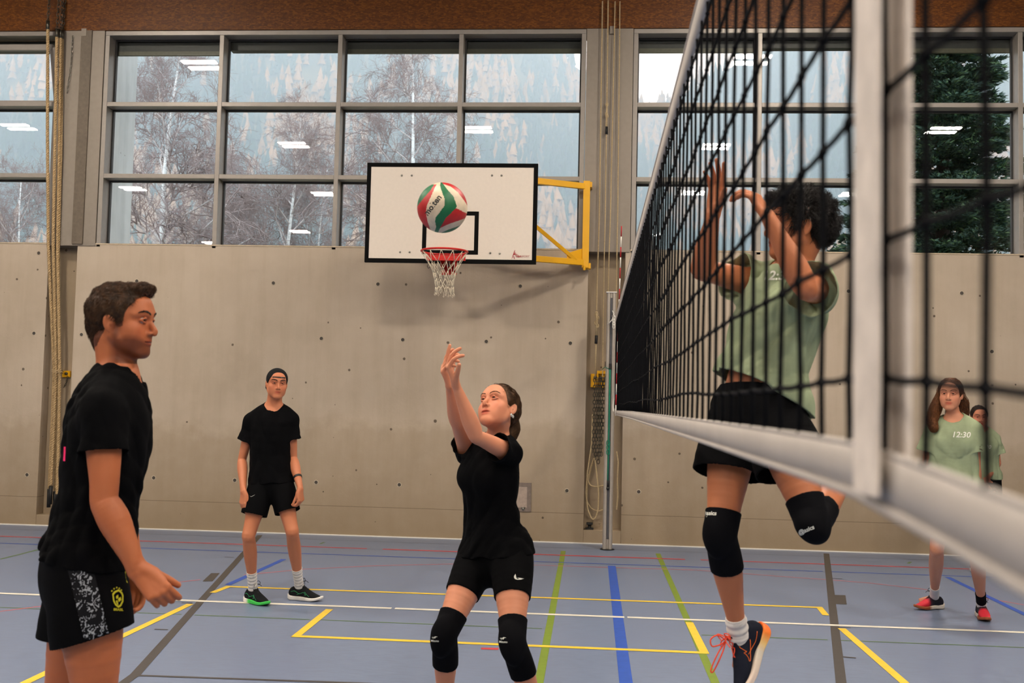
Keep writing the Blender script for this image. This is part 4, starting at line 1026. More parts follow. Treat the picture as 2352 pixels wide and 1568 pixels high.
def grad(node, P):
    e = 1e-3; d = node.ev(P); g = np.stack([(node.ev(P+np.eye(3)[i]*e)-d)/e for i in range(3)], 1); return g/(np.linalg.norm(g, axis=1)[:, None]+1e-9)
def sdf_obj(name, node, h, mat, parent, tint=None):
    v, f = surface(node, h); org = abs_loc(parent) if parent is not None else 0
    o = link_mesh(name, v-org, f, mat, parent, True)
    if tint is not None:
        c = tint(v); at = o.data.color_attributes.new('tint', 'FLOAT_COLOR', 'POINT'); at.data.foreach_set('color', np.hstack([c, np.ones((len(c), 1))]).astype(np.float32).ravel())
    return o
def folds(seed, amp=.003, freq=(7., 16.), aniso=(1, 1, 1)):
    R_ = np.random.RandomState(seed); W = []
    for i in range(7):
        k = R_.randn(3)*np.array(aniso); k /= np.linalg.norm(k); f = R_.uniform(*freq)*2; W.append((k*f, R_.rand()*6.3, 1/(1+i*.3)))
    k2 = R_.randn(3)*6
    def f(P):
        w = np.sin(P@k2)*1.2; s = 0
        for k, ph, a in W: s = s+a*(1.27-2*np.abs(np.sin(P@k*.5+ph+w)))
        return s*amp/2.2
    return f

# skin, hair and cloth
def skin_mat(name, base):
    n = NT(name, .48, spec=.35); at = n.n('Attribute', attribute_name='tint')
    f = n.noise(n.coord(), 18., 4., .6); c = n.mix(n.ramp(f, [(.35, (.0,)*3), (.7, (.35,)*3)]), base, tuple(np.array(base[:3])*np.array([1., .86, .80])))
    n.color(n.mix(1., c, at.outputs[0], 'MULTIPLY')); n.b.inputs['Subsurface Weight'].default_value = .0
    n.bump(n.noise(n.coord(), 260., 3.), .12, .001); return n.m
def cloth_mat(name, c, rough=.9, var=.12):
    n = NT(name, rough, spec=.15); v = n.coord(); f = n.noise(v, 12., 4.)
    cc = np.array(c[:3]); n.color(n.ramp(f, [(.3, tuple(cc*(1-var))), (.7, tuple(cc*(1+var)))])); n.bump(n.noise(v, 420., 2.), .25, .0015)
    n.b.inputs['Sheen Weight'].default_value = .0; return n.m
def hair_mat(name, c, c2):
    n = NT(name, .5, spec=.3); n.color(n.ramp(n.noise(n.coord(), 45., 4., .7), [(.3, c), (.7, c2)])); return n.m

class Head:
    """local frame: x to the person's right, y forward, z up; origin between the ears at eye height"""
    def __init__(s, c, fwd, up, k=1., fem=False, mouth=0., nose=1., jaw=1.):
        s.c = np.asarray(c, float); F = nrm(fwd); R = nrm(np.cross(F, up)); U = np.cross(R, F); s.M = np.array([R, F, U]); s.k = k; s.fem = fem; s.mouth = mouth; s.nose = nose; s.jaw = jaw
    def w(s, p): return s.c+(np.asarray(p, float)*s.k)@s.M
    def loc(s, P): return (P-s.c)@s.M.T/s.k
    def E(s, c, r, M=None): return Ell(s.w(c), np.array(r)*s.k, s.M if M is None else np.asarray(M)@s.M)
    def T(s, pts, rad, sub=3): return Tube([s.w(p) for p in pts], np.array(rad)*s.k, s.M[1], sub)
    def node(s):
        f = s.fem; it = [('+', s.E((0, -.014, .032), (.0745, .096, .080)), 0), ('+', s.E((0, .026, -.022), (.062, .064, .088)), .03)]
        jw = .049 if f else .057*s.jaw
        for e in (-1, 1):
            it += [('+', s.T([(e*jw, -.002, -.050), (e*jw*.86, .022, -.076), (e*.018, .066, -.103)], [.018, .016, .014]), .026),
                   ('+', s.E((e*.042, .055, -.030), (.020, .019, .019)), .024), ('+', s.E((e*.034, .048, -.056), (.024, .026, .034)), .026), ('+', s.T([(e*.010, .086, .019), (e*.032, .083, .025), (e*.053, .062, .018)], [.008, .0085, .007]), .016)]
        it += [('+', s.E((0, .071, -.102), (.021, .018, .016) if f else (.025, .020, .017)), .018), ('+', s.E((0, .068, -.062), (.028, .025, .028)), .025),
               ('+', s.E((0, .066, .045), (.045, .024, .035)), .03)]
        for e in (-1, 1): it += [('-', s.E((e*.031, .0945, .0012), (.0185, .0130, .0085)), .010)]
        n = s.nose
        it += [('+', s.T([(0, .084, .012), (0, .094+.002*n, -.008), (0, .104+.004*n, -.030), (0, .101+.006*n, -.039)], [.0065, .0072, .0095, .0098]), .010),
               ('+', s.E((-.0125, .094, -.040), (.0075, .0105, .0078)), .006), ('+', s.E((.0125, .094, -.040), (.0075, .0105, .0078)), .006)]
        for e in (-1, 1): it += [('-', s.E((e*.0062, .101, -.0475), (.0042, .006, .005)), .003)]
        # lids over the eyeballs
        for e in (-1, 1):
            it += [('+', s.T([(e*.0165, .0815, -.001), (e*.024, .0893, .0060), (e*.034, .0893, .0062), (e*.0455, .0795, .0000)], [.0024, .0034, .0034, .0024]), .003),
                   ('+', s.T([(e*.0165, .0815, -.001), (e*.024, .0872, -.0054), (e*.034, .0872, -.0058), (e*.0455, .0795, .0005)], [.0024, .0034, .0034, .0024]), .004)]
        # lips
        m = s.mouth
        it += [('+', s.T([(-.023, .081, -.068), (-.009, .0912, -.0645), (0, .0918, -.0655), (.009, .0912, -.0645), (.023, .081, -.068)], [.0020, .0038, .0036, .0038, .0020]), .006),
               ('+', s.T([(-.022, .082, -.069-m*.4), (-.009, .0888, -.0742-m), (.009, .0888, -.0742-m), (.022, .082, -.069-m*.4)], [.0020, .0044, .0044, .0020]), .006),
               ('-', s.T([(-.023, .0865, -.0688-m*.3), (0, .0955, -.0695-m*.5), (.023, .0865, -.0688-m*.3)], [.0014, .0022+m*.42, .0014]), .002)]
        # ears
        for e in (-1, 1):
            a = math.radians(12); R = np.array([[1, 0, 0], [0, math.cos(a), math.sin(a)], [0, -math.sin(a), math.cos(a)]]); b = math.radians(20)*e
            Q = np.array([[math.cos(b), math.sin(b), 0], [-math.sin(b), math.cos(b), 0], [0, 0, 1]])
            it += [('+', s.E((e*.0775, -.010, -.012), (.0065, .0175, .030), R@Q), .006), ('-', s.E((e*.0850, -.007, -.008), (.0062, .0100, .0185), R@Q), .003), ('+', s.E((e*.080, -.002, -.016), (.004, .005, .006)), .004)]
        return Mix(it)
    def tint(s, P, lips=(1., .72, .72), stubble=0., scalp=None, cheek=.0):
        q = s.loc(P); x, y, z = np.abs(q[:, 0]), q[:, 1], q[:, 2]; c = np.ones((len(P), 3)); near = np.linalg.norm(q, axis=1) < .17
        m = s.mouth; g = lambda v, w: np.clip(1-v/w, 0, 1)
        lp = np.exp(-((x/.021)**4))*np.exp(-(((z+.0695+m*.5)/(.0115+m*.6))**4))*(y > .078)*near
        c = c*(1-lp[:, None]*(1-np.array(lips)*np.array([.92, .82, .82])))
        ml = np.exp(-((x/.024)**6))*np.exp(-(((z+.0695+m*.4)/(.0022+m*.5))**2))*(y > .078)*near; c = c*(1-ml[:, None]*np.array([.55, .72, .72]))
        ck = np.exp(-(((x-.045)/.025)**2+((z+.035)/.025)**2))*(y > .03)*near; c = c*(1-ck[:, None]*np.array([0, .10, .08])*(1+cheek*3))
        so = np.exp(-(((x-.031)/.022)**2+((z-.003)/.014)**2))*(y > .06)*near; c = c*(1-so[:, None]*np.array([.14, .22, .22]))
        if stubble:
            sb = np.clip((-.045-z-.35*np.clip(.055-x, 0, 1)*(x < .055)*(z > -.085))/.02, 0, 1)*np.clip((y+.02)/.03, 0, 1)*near*(z > -.14)
            sb = np.maximum(sb, np.exp(-((x/.03)**4+((z+.055)/.007)**2))*(y > .07)*.6*near)
            sb = np.maximum(sb, np.clip((x-.05)/.01, 0, 1)*np.exp(-(((y-.012)/.014)**2))*(z < .0)*(z > -.08)*near)
            c = c*(1-np.clip(sb, 0, 1)[:, None]*stubble*np.array([.62, .66, .68]))
        if scalp is not None: c = np.where((scalp(q) < 0)[:, None]*near[:, None], np.array([.22, .2, .2]), c)
        return c
    def eyes(s, parent, iris, look=(0, 1, 0), blood=1.):
        ms = MATS.get('eye_white') or plain('eye_white', srgb(170, 154, 146), .35, var=.03, bump=0)
        mi = MATS.get('iris_'+iris[0]) or plain('iris_'+iris[0], srgb(*iris[1]), .25, bump=0); mp = MATS.get('pupil') or plain('pupil', srgb(10, 8, 8), .15, bump=0)
        L = nrm(look)@s.M
        for e in (-1, 1):
            c = s.w((e*.031, .0764, .0006)); r = .0118*s.k
            b = MB().ball(c, r, 18, 12); eb = b.build('eye', ms, parent, True)
            u = nrm(np.cross(L, s.M[2])); v = np.cross(u, L)
            for nm, rr, lift, m in (('iris', .0063*s.k, 1.015, mi), ('pupil', .0027*s.k, 1.03, mp)):
                vs = [c+L*r*lift]; n = 16
                for ring in (.6, 1.):
                    for k in range(n):
                        t = 2*math.pi*k/n; rad = rr*ring; vs.append(c+L*math.sqrt(r*r-rad*rad)*lift+(u*math.cos(t)+v*math.sin(t))*rad)
                fs = [(0, 1+k, 1+(k+1) % n) for k in range(n)]+[(1+k, 1+n+k, 1+n+(k+1) % n, 1+(k+1) % n) for k in range(n)]
                MB().add(vs, fs).build(nm, m, eb, True)
    def lashes(s, parent, mat):
        b = MB()
        for e in (-1, 1):
            q = [s.w(p) for p in catmull([(e*.0168, .0840, -.0005), (e*.024, .0918, .0038), (e*.034, .0918, .0040), (e*.0470, .0800, .0002)], 4)]; b.tube(q, .00095*s.k, 4)
        b.build('eyelashes', mat, parent, True)
    def brows(s, parent, node, mat, thick=1., arch=0.):
        R_ = np.random.RandomState(3); PP = []; QQ = []
        for e in (-1, 1):
            for i in range(150):
                t = R_.rand(); x = .0115+.040*t; z = .0205+.0085*math.sin(min(t*1.25, 1)*math.pi*.62)+arch*t-.004*max(t-.75, 0)*4+R_.uniform(-.0028, .0028)*thick*(1-.55*t); y = .092-.022*t*t*1.2
                p = s.w((e*x, y+.01, z)); d = s.M[0]*e*.8+s.M[2]*(.45-.5*t)+s.M[1]*.1
                PP.append(p); QQ.append((d, .0065*s.k))
        PP = project(node, np.array(PP), .0004); d = np.array([q[0] for q in QQ]); g = grad(node, PP); d = d-g*(d*g).sum(1)[:, None]*.8; Q = PP+d*.0065*s.k+g*.0006
        v, f = sticks(PP, Q, np.full(len(PP), .00075*s.k*thick), np.full(len(PP), .0003)); link_mesh('eyebrows', v-abs_loc(parent), f, mat, parent, True)
def strand_mesh(name, roots, dirs, node, mat, parent, length, n=6, wid=.0007, grav=.0, lift=.002, curl=0., seed=1, hug=True, growlift=.0):
    """hair strands grown from roots along dirs, kept just outside the scalp"""
    R_ = np.random.RandomState(seed); P = np.array(roots, float); m = len(P); d = np.array(dirs, float); d /= np.linalg.norm(d, axis=1)[:, None]
    L = length*np.ones(m) if np.isscalar(length) else np.asarray(length); ph = R_.rand(m)*6.28; PP = []; QQ = []; A = []; Bw = []
    for i in range(n):
        d = d+np.array([0, 0, -grav])[None]+R_.randn(m, 3)*.05
        if curl: d = d+curl*np.stack([np.sin(ph+i*1.7), np.cos(ph+i*1.7), np.zeros(m)], 1)
        if hug:
            g = grad(node, P); dist = node.ev(P); tgt = lift+growlift*(i+1)/n; d = d-g*((d*g).sum(1)*.75)[:, None]+g*(np.clip((tgt-dist)*60, -.35, .8))[:, None]
        d /= np.linalg.norm(d, axis=1)[:, None]; Q = P+d*(L/n)[:, None]; PP.append(P); QQ.append(Q); A.append(np.full(m, wid*(1-.75*i/n))); Bw.append(np.full(m, wid*(1-.75*(i+1)/n))); P = Q
    v, f = sticks(np.vstack(PP), np.vstack(QQ), np.hstack(A), np.hstack(Bw)); o = link_mesh(name, v-abs_loc(parent), f, mat, parent, True); return o

def hand_nodes(w, d, n, side, curl=(.3, .3, .35, .4), splay=.06, thumb=(.7, .7, .25), k=1., tcurl=.3, bend=(1., 1., .8)):
    """palm and five fingers; side +1 right hand, -1 left"""
    d = nrm(d); n = nrm(np.asarray(n, float)-d*np.dot(n, d)); l = np.cross(d, n)*side
    if not hasattr(bend, '__len__'): bend = (1, 1, .8)
    it = []; lat = (.027, .0095, -.009, -.026); ln = (.088, .092, .087, .078); FL_ = ((.045, .027, .021), (.050, .030, .022), (.046, .029, .021), (.037, .022, .019)); fr = (.0098, .0100, .0095, .0083)
    kn = []
    for i in range(4):
        b = w+l*lat[i]*.55*k+d*.004*k; q = w+l*lat[i]*k+d*ln[i]*k; kn.append(q)
        it.append(('+', Tube([b, (b+q)/2+n*.002*k, q], np.array([(.013, .013, .010), (.0125, .014, .010), (.0112, .0112, .0100)])*k, n, 2), .016*k if i else 0))
    it.append(('+', Tube([w+l*.012*k, w+l*.026*k+d*.03*k+n*.006*k, w+l*.030*k+d*.062*k+n*.004*k], np.array([.015, .017, .010])*k, n, 2), .014*k))
    for i in range(4):
        ang = 0; p = kn[i]; sp = (1.5-i)*splay; dd = nrm(d+l*math.sin(sp)); pts = [p]; c = curl[i] if hasattr(curl, '__len__') else curl
        for j in range(3):
            ang += c*bend[j]; v = dd*math.cos(ang)+n*math.sin(ang); p = p+v*FL_[i][j]*k; pts.append(p)
        r = fr[i]; it.append(('+', Tube(pts, np.array([r*1.05, r*.98, r*.9, r*.74])*k, n, 2), .005*k))
    t0 = w+l*.020*k+d*.016*k+n*.004*k; tv = nrm(d*thumb[0]+l*thumb[1]+n*thumb[2]); t1 = t0+tv*.044*k; tv2 = nrm(tv+d*tcurl*.6+n*tcurl*.5); t2 = t1+tv2*.033*k; tv3 = nrm(tv2+d*tcurl*.4+n*tcurl*.3); t3 = t2+tv3*.026*k
    it.append(('+', Tube([t0, t1, t2, t3], np.array([.0155, .0125, .0112, .0090])*k, n, 2), .010*k))
    return Mix(it)

ARM = {'m': ([0, .12, .3, .5, .8, 1.], [(.052, .055, .055), (.053, .056, .056), (.047, .05, .05), (.045, .049, .047), (.040, .042, .040), (.037, .038, .040)],
             [.12, .3, .55, .8, 1.], [(.043, .043, .043), (.0445, .046, .044), (.037, .038, .037), (.029, .030, .029), (.030, .021, .021)]),
       'f': ([0, .12, .3, .5, .8, 1.], [(.043, .045, .045), (.043, .045, .045), (.039, .041, .041), (.037, .040, .038), (.033, .034, .033), (.031, .032, .033)],
             [.12, .3, .55, .8, 1.], [(.036, .036, .036), (.0375, .037, .037), (.031, .031, .031), (.0235, .024, .024), (.0245, .0175, .0175)])}
LEG = {'m': ([-.12, .05, .2, .45, .75, .92, 1.], [(.088, .09, .10), (.092, .094, .10), (.090, .094, .094), (.080, .086, .084), (.063, .066, .064), (.058, .060, .054), (.056, .058, .052)],
             [.08, .22, .38, .6, .82, 1.], [(.053, .052, .054), (.056, .047, .064), (.055, .045, .064), (.044, .039, .048), (.034, .034, .037), (.036, .037, .042)]),
       'f': ([-.12, .05, .2, .45, .75, .92, 1.], [(.092, .09, .105), (.093, .092, .10), (.089, .090, .094), (.076, .079, .080), (.058, .060, .060), (.052, .054, .050), (.050, .052, .048)],
             [.08, .22, .38, .6, .82, 1.], [(.048, .047, .050), (.051, .043, .060), (.050, .041, .060), (.040, .036, .044), (.031, .031, .034), (.033, .034, .038)])}
TORSO = {'m': [(-.14, .085, .07, .08), (-.04, .150, .095, .120), (.06, .168, .10, .125), (.2, .160, .105, .110), (.38, .145, .105, .088), (.58, .158, .115, .100), (.76, .172, .118, .108), (.88, .160, .100, .100), (.96, .105, .072, .080), (1.02, .068, .058, .062)],
         'f': [(-.14, .085, .07, .08), (-.04, .155, .090, .120), (.06, .166, .095, .122), (.2, .150, .095, .100), (.38, .122, .088, .076), (.58, .132, .096, .084), (.76, .146, .105, .090), (.88, .132, .082, .084), (.96, .085, .060, .068), (1.02, .055, .048, .052)]}
class Fig:
    """skeleton + sizes -> body, garments. J: dict of joints (world)"""
    def __init__(s, J, sex='m', k=1., head=None, hands=None, width=1., girth=1., legk=1., armk=1.):
        s.J = {a: np.asarray(b, float) for a, b in J.items()}; s.sex = sex; s.k = k; s.head = head; s.hands = hands or {}; s.width = width; s.girth = girth; s.legk = legk; s.armk = armk
        J = s.J; s.hr = nrm(J['hR']-J['hL']); s.sr = nrm(J['sR']-J['sL'])
        hip = (J['hR']+J['hL'])/2; s.hip = hip; up = nrm(J['neck']-hip)
        mid = J.get('waist', hip*.6+J['neck']*.4); s.spine_c = catmull([hip-up*.09*k, hip, mid, J.get('chest', hip*.28+J['neck']*.72), J['neck'], J['neck']+up*.04], 12)
        d = np.r_[0, np.cumsum(np.linalg.norm(np.diff(s.spine_c, axis=0), axis=1))]; s.sd = d; s.d0 = d[12]; s.d1 = d[48]
    def sp(s, t):
        D_ = s.d0+(s.d1-s.d0)*t; return np.array([np.interp(D_, s.sd, s.spine_c[:, i]) for i in range(3)])
    def front(s, t):
        R = nrm(s.hr*(1-t)+s.sr*t) if 0 <= t <= 1 else (s.hr if t < 0 else s.sr); a = nrm(s.sp(t+.03)-s.sp(t-.03)); return nrm(np.cross(a, R))
    def torso(s, gx=0., gf=0., gb=0., rows=None, t0=-9, t1=9, sub=4):
        rows = [r for r in (rows or TORSO[s.sex]) if t0 <= r[0] <= t1]
        f = lambda g, t: g(t) if callable(g) else g
        return Tube([s.sp(r[0]) for r in rows], [(r[1]*s.k*s.width*s.girth+f(gx, r[0]), r[2]*s.k*s.girth+f(gf, r[0]), r[3]*s.k*s.girth+f(gb, r[0])) for r in rows], [s.front(r[0]) for r in rows], sub)
    def armfront(s, sd):
        J = s.J; a = J['s'+sd]; b = J['e'+sd]; c = J['w'+sd]; v = nrm(c-b)-nrm(a-b)*0; f = v-nrm(b-a)*np.dot(v, nrm(b-a)); f = s.front(1) if np.linalg.norm(f) < .15 else nrm(f); return f
    def arm(s, sd, part='both', grow=0., g0=0., g1=1.):
        J = s.J; tu, ru, tl, rl = ARM[s.sex]; a, b, c = J['s'+sd], J['e'+sd], J['w'+sd]; f = s.armfront(sd); pts = []; rad = []
        if part in ('both', 'upper'):
            for t, r in zip(tu, ru): pts.append(a+(b-a)*t); rad.append(np.array(r)*s.k*s.armk+grow)
        if part in ('both', 'lower'):
            for t, r in zip(tl, rl): pts.append(b+(c-b)*t); rad.append(np.array(r)*s.k*s.armk+grow)
        d1, d2 = nrm(b-a), nrm(c-b); R = nrm(np.cross(f, d1)); n_ = np.cross(d1, d2)
        if np.linalg.norm(n_) > .3: R = nrm(n_)*(1 if np.dot(n_, R) > 0 else -1)
        fr = [R]*len(pts)
        hd = s.hands.get(sd)
        if hd is not None and part != 'upper':
            ax = nrm(c-b); hR = np.cross(hd['n'], ax); hR = nrm(hR if np.dot(hR, R) >= 0 else -hR); fr[-1] = hR; fr[-2] = nrm(hR+R)
        return Tube(pts, rad, fr, 3, right=True)
    def legfront(s, sd):
        J = s.J; a, b, c = J['h'+sd], J['k'+sd], J['a'+sd]; ax = nrm(c-a); v = b-(a+ax*np.dot(b-a, ax)); f0 = s.front(0)
        if np.linalg.norm(v) > .04: f = nrm(nrm(v)+f0*.3)
        else: f = f0
        return f
    def leg(s, sd, part='both', grow=0.):
        J = s.J; tu, ru, tl, rl = LEG[s.sex]; a, b, c = J['h'+sd], J['k'+sd], J['a'+sd]; f = s.legfront(sd); pts = []; rad = []; fr = []
        g = (lambda t: grow(t)) if callable(grow) else (lambda t: grow)
        d1, d2 = nrm(b-a), nrm(c-b); R = nrm(np.cross(f, d1)); n_ = np.cross(d1, d2)
        if np.linalg.norm(n_) > .3: R = nrm(n_)*(1 if np.dot(n_, R) > 0 else -1)
        fu = fl_ = R
        sharp = part == 'both' and np.dot(d1, d2) < .15
        if part in ('both', 'upper'):
            for t, r in zip(tu, ru):
                if sharp and t > .95: continue
                pts.append(a+(b-a)*t); rad.append(np.array(r)*s.k*s.legk+g(t)); fr.append(fu)
        if sharp: pts.append(b+nrm(d2-d1)*.016*s.k); rad.append(np.array(ru[-1])*s.k*s.legk+g(1)); fr.append(fu)
        if part in ('both', 'lower'):
            for t, r in zip(tl, rl):
                if sharp and t < .1: t = .15
                pts.append(b+(c-b)*t); rad.append(np.array(r)*s.k*s.legk+g(1+t)); fr.append(fl_)
        return Tube(pts, rad, fr, 3, right=True)
    def body(s):
        J = s.J; k = s.k; it = [('+', s.torso(), 0)]; nb = .057 if s.sex == 'm' else .046
        H = s.head; base = H.w((0, -.030, -.062)); N = J['neck']; fN = s.front(1)
        it.append(('+', Tube([N-fN*.0-(base-N)*.25, N*.55+base*.45+fN*.004, base], np.array([(1.25, 1.15, 1.2), (1., 1.02, 1.), (1., 1.02, 1.02)])*nb*k, fN, 4), .03*k))
        it.append(('+', Tube([N*.4+base*.6, H.w((0, .020, -.070))], np.array([.045, .040])*k*(1 if s.sex == 'm' else .85), fN, 2), .02*k))
        for e, sd in ((1, 'R'), (-1, 'L')):
            sh = J['s'+sd]; up = nrm(N-s.sp(.8)); q = N+s.sr*e*.035*k
            it.append(('+', Tube([q, q*.45+sh*.55+up*.012*k, sh], np.array([.050, .046, .052])*k*(1 if s.sex == 'm' else .84), fN, 3), .035*k))
        if s.sex == 'f':
            for e in (-1, 1): it.append(('+', Ell(s.sp(.70)+s.sr*e*.062*k+s.front(.7)*.070*k, np.array([.052, .045, .05])*k, np.array([s.sr, s.front(.7), nrm(np.cross(s.sr, s.front(.7)))])), .03))
        for sd in 'RL':
            it.append(('+', s.arm(sd), .035*k)); it.append(('+', s.leg(sd), .03*k))
            a = J['a'+sd]; td = J['t'+sd]; dn = nrm(np.cross(np.cross(td, a-J['k'+sd]), td))
            dn = nrm((a-J['k'+sd])-nrm(td)*np.dot(a-J['k'+sd], nrm(td))); td = nrm(td)
            it.append(('+', Tube([a-td*.02*k+dn*.03*k, a+td*.045*k+dn*.05*k, a+td*.09*k+dn*.068*k], np.array([(.026, .028, .028), (.024, .02, .02), (.022, .010, .010)])*k, -dn, 2), .02))
            hd = s.hands.get(sd)
            if hd is not None:
                hn = hand_nodes(J['w'+sd]+nrm(hd['d'])*.004, hd['d'], hd['n'], 1 if sd == 'R' else -1, hd.get('curl', .3), hd.get('splay', .06), hd.get('thumb', (.7, .7, .25)), hd.get('k', k), hd.get('tcurl', .3), hd.get('bend', (1, 1, .8)))
                it.append(('+', hn, .012))
        it.append(('+', H.node(), .02*k)); s.bodynode = Mix(it); return s.bodynode
    def cut(s, sd, t, limb='arm', tilt=None):
        """plane across a limb at fraction t of its upper part (>1: lower part)"""
        J = s.J; a, b, c = (J['s'+sd], J['e'+sd], J['w'+sd]) if limb == 'arm' else (J['h'+sd], J['k'+sd], J['a'+sd])
        if t <= 1: p = a+(b-a)*t; n = nrm(b-a)
        else: p = b+(c-b)*(t-1); n = nrm(c-b)
        if tilt is not None: n = nrm(n+np.asarray(tilt))
        return p, n
    def shirt(s, hem_t=-.02, sleeve_t=.5, ease=.018, flare=.02, fold=None, hem_tilt=None, col=.0, sl_ease=.02, hem_grow=None, neck_r=1., sl_flare=.014):
        k = s.k; J = s.J; N = J['neck']; fN = s.front(1); up = nrm(J['neck']-s.sp(.8))
        g = lambda t: ease+(flare*max(0, (.75-t)/.75) if t < .75 else 0)
        rows = [r for r in TORSO[s.sex]]
        if s.sex == 'f':   # loose cloth bridges the waist
            rows = [(t, max(w, .150) if 0 < t < .8 else w, f+(.012 if .55 < t < .85 else 0), b) for t, w, f, b in rows]
        else: rows = [(t, max(w, .158) if 0 < t < .8 else w, f, max(b, .098) if 0 < t < .8 else b) for t, w, f, b in rows]
        T_ = s.torso(lambda t: g(t)*.8, g, g, rows=rows, t0=-.2)
        p = s.sp(hem_t); n = -nrm(s.sp(hem_t+.05)-s.sp(hem_t-.05)); n = nrm(n+(np.asarray(hem_tilt) if hem_tilt is not None else 0))
        it = [('+', Sleeve(T_, [(p, n)], .006, .06, fold), 0)]
        for sd in 'RL':   # cloth over the hips
            it.append(('+', Sleeve(Tube([J['h'+sd]+(J['k'+sd]-J['h'+sd])*t for t in (-.12, .05, .2, .3)], [np.array(r)*k*s.legk+ease*(1.3 if s.sex == 'm' else .5) for r in LEG[s.sex][1][:3]+[LEG[s.sex][1][2]]], s.legfront(sd), 2), [(p, n)], .006, .06, fold), .04))
        if s.sex == 'f':
            for e in (-1, 1): it.append(('+', Ell(s.sp(.70)+s.sr*e*.058*k+s.front(.7)*.074*k, np.array([.060, .048, .058])*k+.006, np.array([s.sr, s.front(.7), nrm(np.cross(s.sr, s.front(.7)))])), .045))
        for e, sd in ((1, 'R'), (-1, 'L')):
            sh = J['s'+sd]; q = N+s.sr*e*.045*k
            it.append(('+', Tube([q-up*.004, q*.45+sh*.55+up*.012*k, sh], np.array([.050, .050, .056])*k*(1 if s.sex == 'm' else .86)+.006, fN, 3), .035*k))
            tu, ru, _, _ = ARM[s.sex]; a, b = sh, J['e'+sd]
            tt = [0, .15, .3, sleeve_t+.12]; rad = [np.array(np.array(ru)[0])*k*s.armk+sl_ease*.4, np.array(ru[1])*k*s.armk+sl_ease*.8, np.array(ru[2])*k*s.armk+sl_ease+.3*sl_flare, np.array(ru[2])*k*s.armk+sl_ease+sl_flare]
            it.append(('+', Sleeve(Tube([a+(b-a)*t for t in tt], rad, s.armfront(sd), 3), [s.cut(sd, sleeve_t)], .005, .06, fold), .03*k))
        # neck opening
        H = s.head; base = H.w((0, -.03, -.062)); ax = nrm(base-N); r = (.066 if s.sex == 'm' else .060)*k*neck_r
        cN = N+fN*.012*k-ax*.0; it.append(('-', Tube([cN-ax*.010+fN*.008, cN+ax*.16], [(r, r*1.02, r*.84), (r*1.25, r*1.4, r*1.1)], fN, 1, .35), .003))
        s.shirtnode = Mix(it); s.collar_c = (cN, ax, r, fN); return s.shirtnode
    def collar(s, parent, mat):
        cN, ax, r, fN = s.collar_c; R = nrm(np.cross(fN, ax)); F = nrm(np.cross(ax, R)); ring = []
        for t in np.linspace(0, 2*math.pi, 40, endpoint=False):
            ring.append(cN+R*math.cos(t)*r*1.06+F*math.sin(t)*r*(1.16 if math.sin(t) > 0 else .95)+ax*(.014-.026*max(math.sin(t), 0)))
        P = project(s.shirtnode, np.array(ring), .001, 6); P = (P+np.roll(P, 1, 0)+np.roll(P, -1, 0)+np.roll(P, 2, 0)+np.roll(P, -2, 0))/5
        MB().tube(list(P), .0052*s.k, 8, closed=True).build('collar', mat, parent, True)
    def shorts(s, top_t=.16, leg_t=.45, ease=.016, flare=.03, fold=None, tiltR=None, tiltL=None):
        it = []; k = s.k
        T_ = s.torso(ease*.7, ease, ease, t1=.6); p = s.sp(top_t); it.append(('+', Sleeve(T_, [(p, nrm(s.sp(top_t+.05)-s.sp(top_t-.05)))], .005, .04, fold), 0))
        for sd, tl in (('R', tiltR), ('L', tiltL)):
            g = lambda t: ease+flare*max(0, min(t/leg_t, 1.2)); it.append(('+', Sleeve(s.leg(sd, 'upper', g), [s.cut(sd, leg_t, 'leg', tl)], .005, .07, fold), .03))
        s.shortsnode = Mix(it); return s.shortsnode
    def band(s, sd, t0, t1, grow, limb='leg', ridges=0., pad=None, tilt0=None, tilt1=None):
        """tight tube of cloth between fractions t0..t1 (knee=1)"""
        tb = s.leg(sd, 'both', grow) if limb == 'leg' else s.arm(sd, 'both', grow)
        A_ = tb.A; a, b, c = (s.J['h'+sd], s.J['k'+sd], s.J['a'+sd]) if limb == 'leg' else (s.J['s'+sd], s.J['e'+sd], s.J['w'+sd])
        cum = np.r_[0, np.cumsum(np.linalg.norm(np.diff(A_[:, :3], axis=0), axis=1))]; ik = int(np.argmin(np.linalg.norm(A_[:, :3]-b, axis=1))); L0 = np.linalg.norm(b-a); L1 = np.linalg.norm(c-b)
        par = np.where(cum < cum[ik], 1-(cum[ik]-cum)/L0, 1+(cum-cum[ik])/L1); ts = np.linspace(t0-.07, t1+.07, 16); rows_ = np.stack([np.interp(ts, par, A_[:, i]) for i in range(9)], 1)
        tb = Tube(rows_[:, :3], rows_[:, 3:6], rows_[:, 6:9], 1, right=True)
        p0, n0 = s.cut(sd, t0, limb, tilt0); p1, n1 = s.cut(sd, t1, limb, tilt1); fo = None
        if ridges:
            fo = lambda P: ridges*np.sin((P-p1)@n1*210)
        it = [('+', Sleeve(tb, [(p0, -n0), (p1, n1)], 0, .02, fo, .11), 0)]
        if pad is not None:
            c, r = pad; F_ = s.legfront(sd); zz = nrm(n0+n1); zz = nrm(zz-F_*np.dot(zz, F_)); it.append(('+', Ell(c, r, np.array([np.cross(F_, zz), F_, zz])), .02))
        return Mix(it)

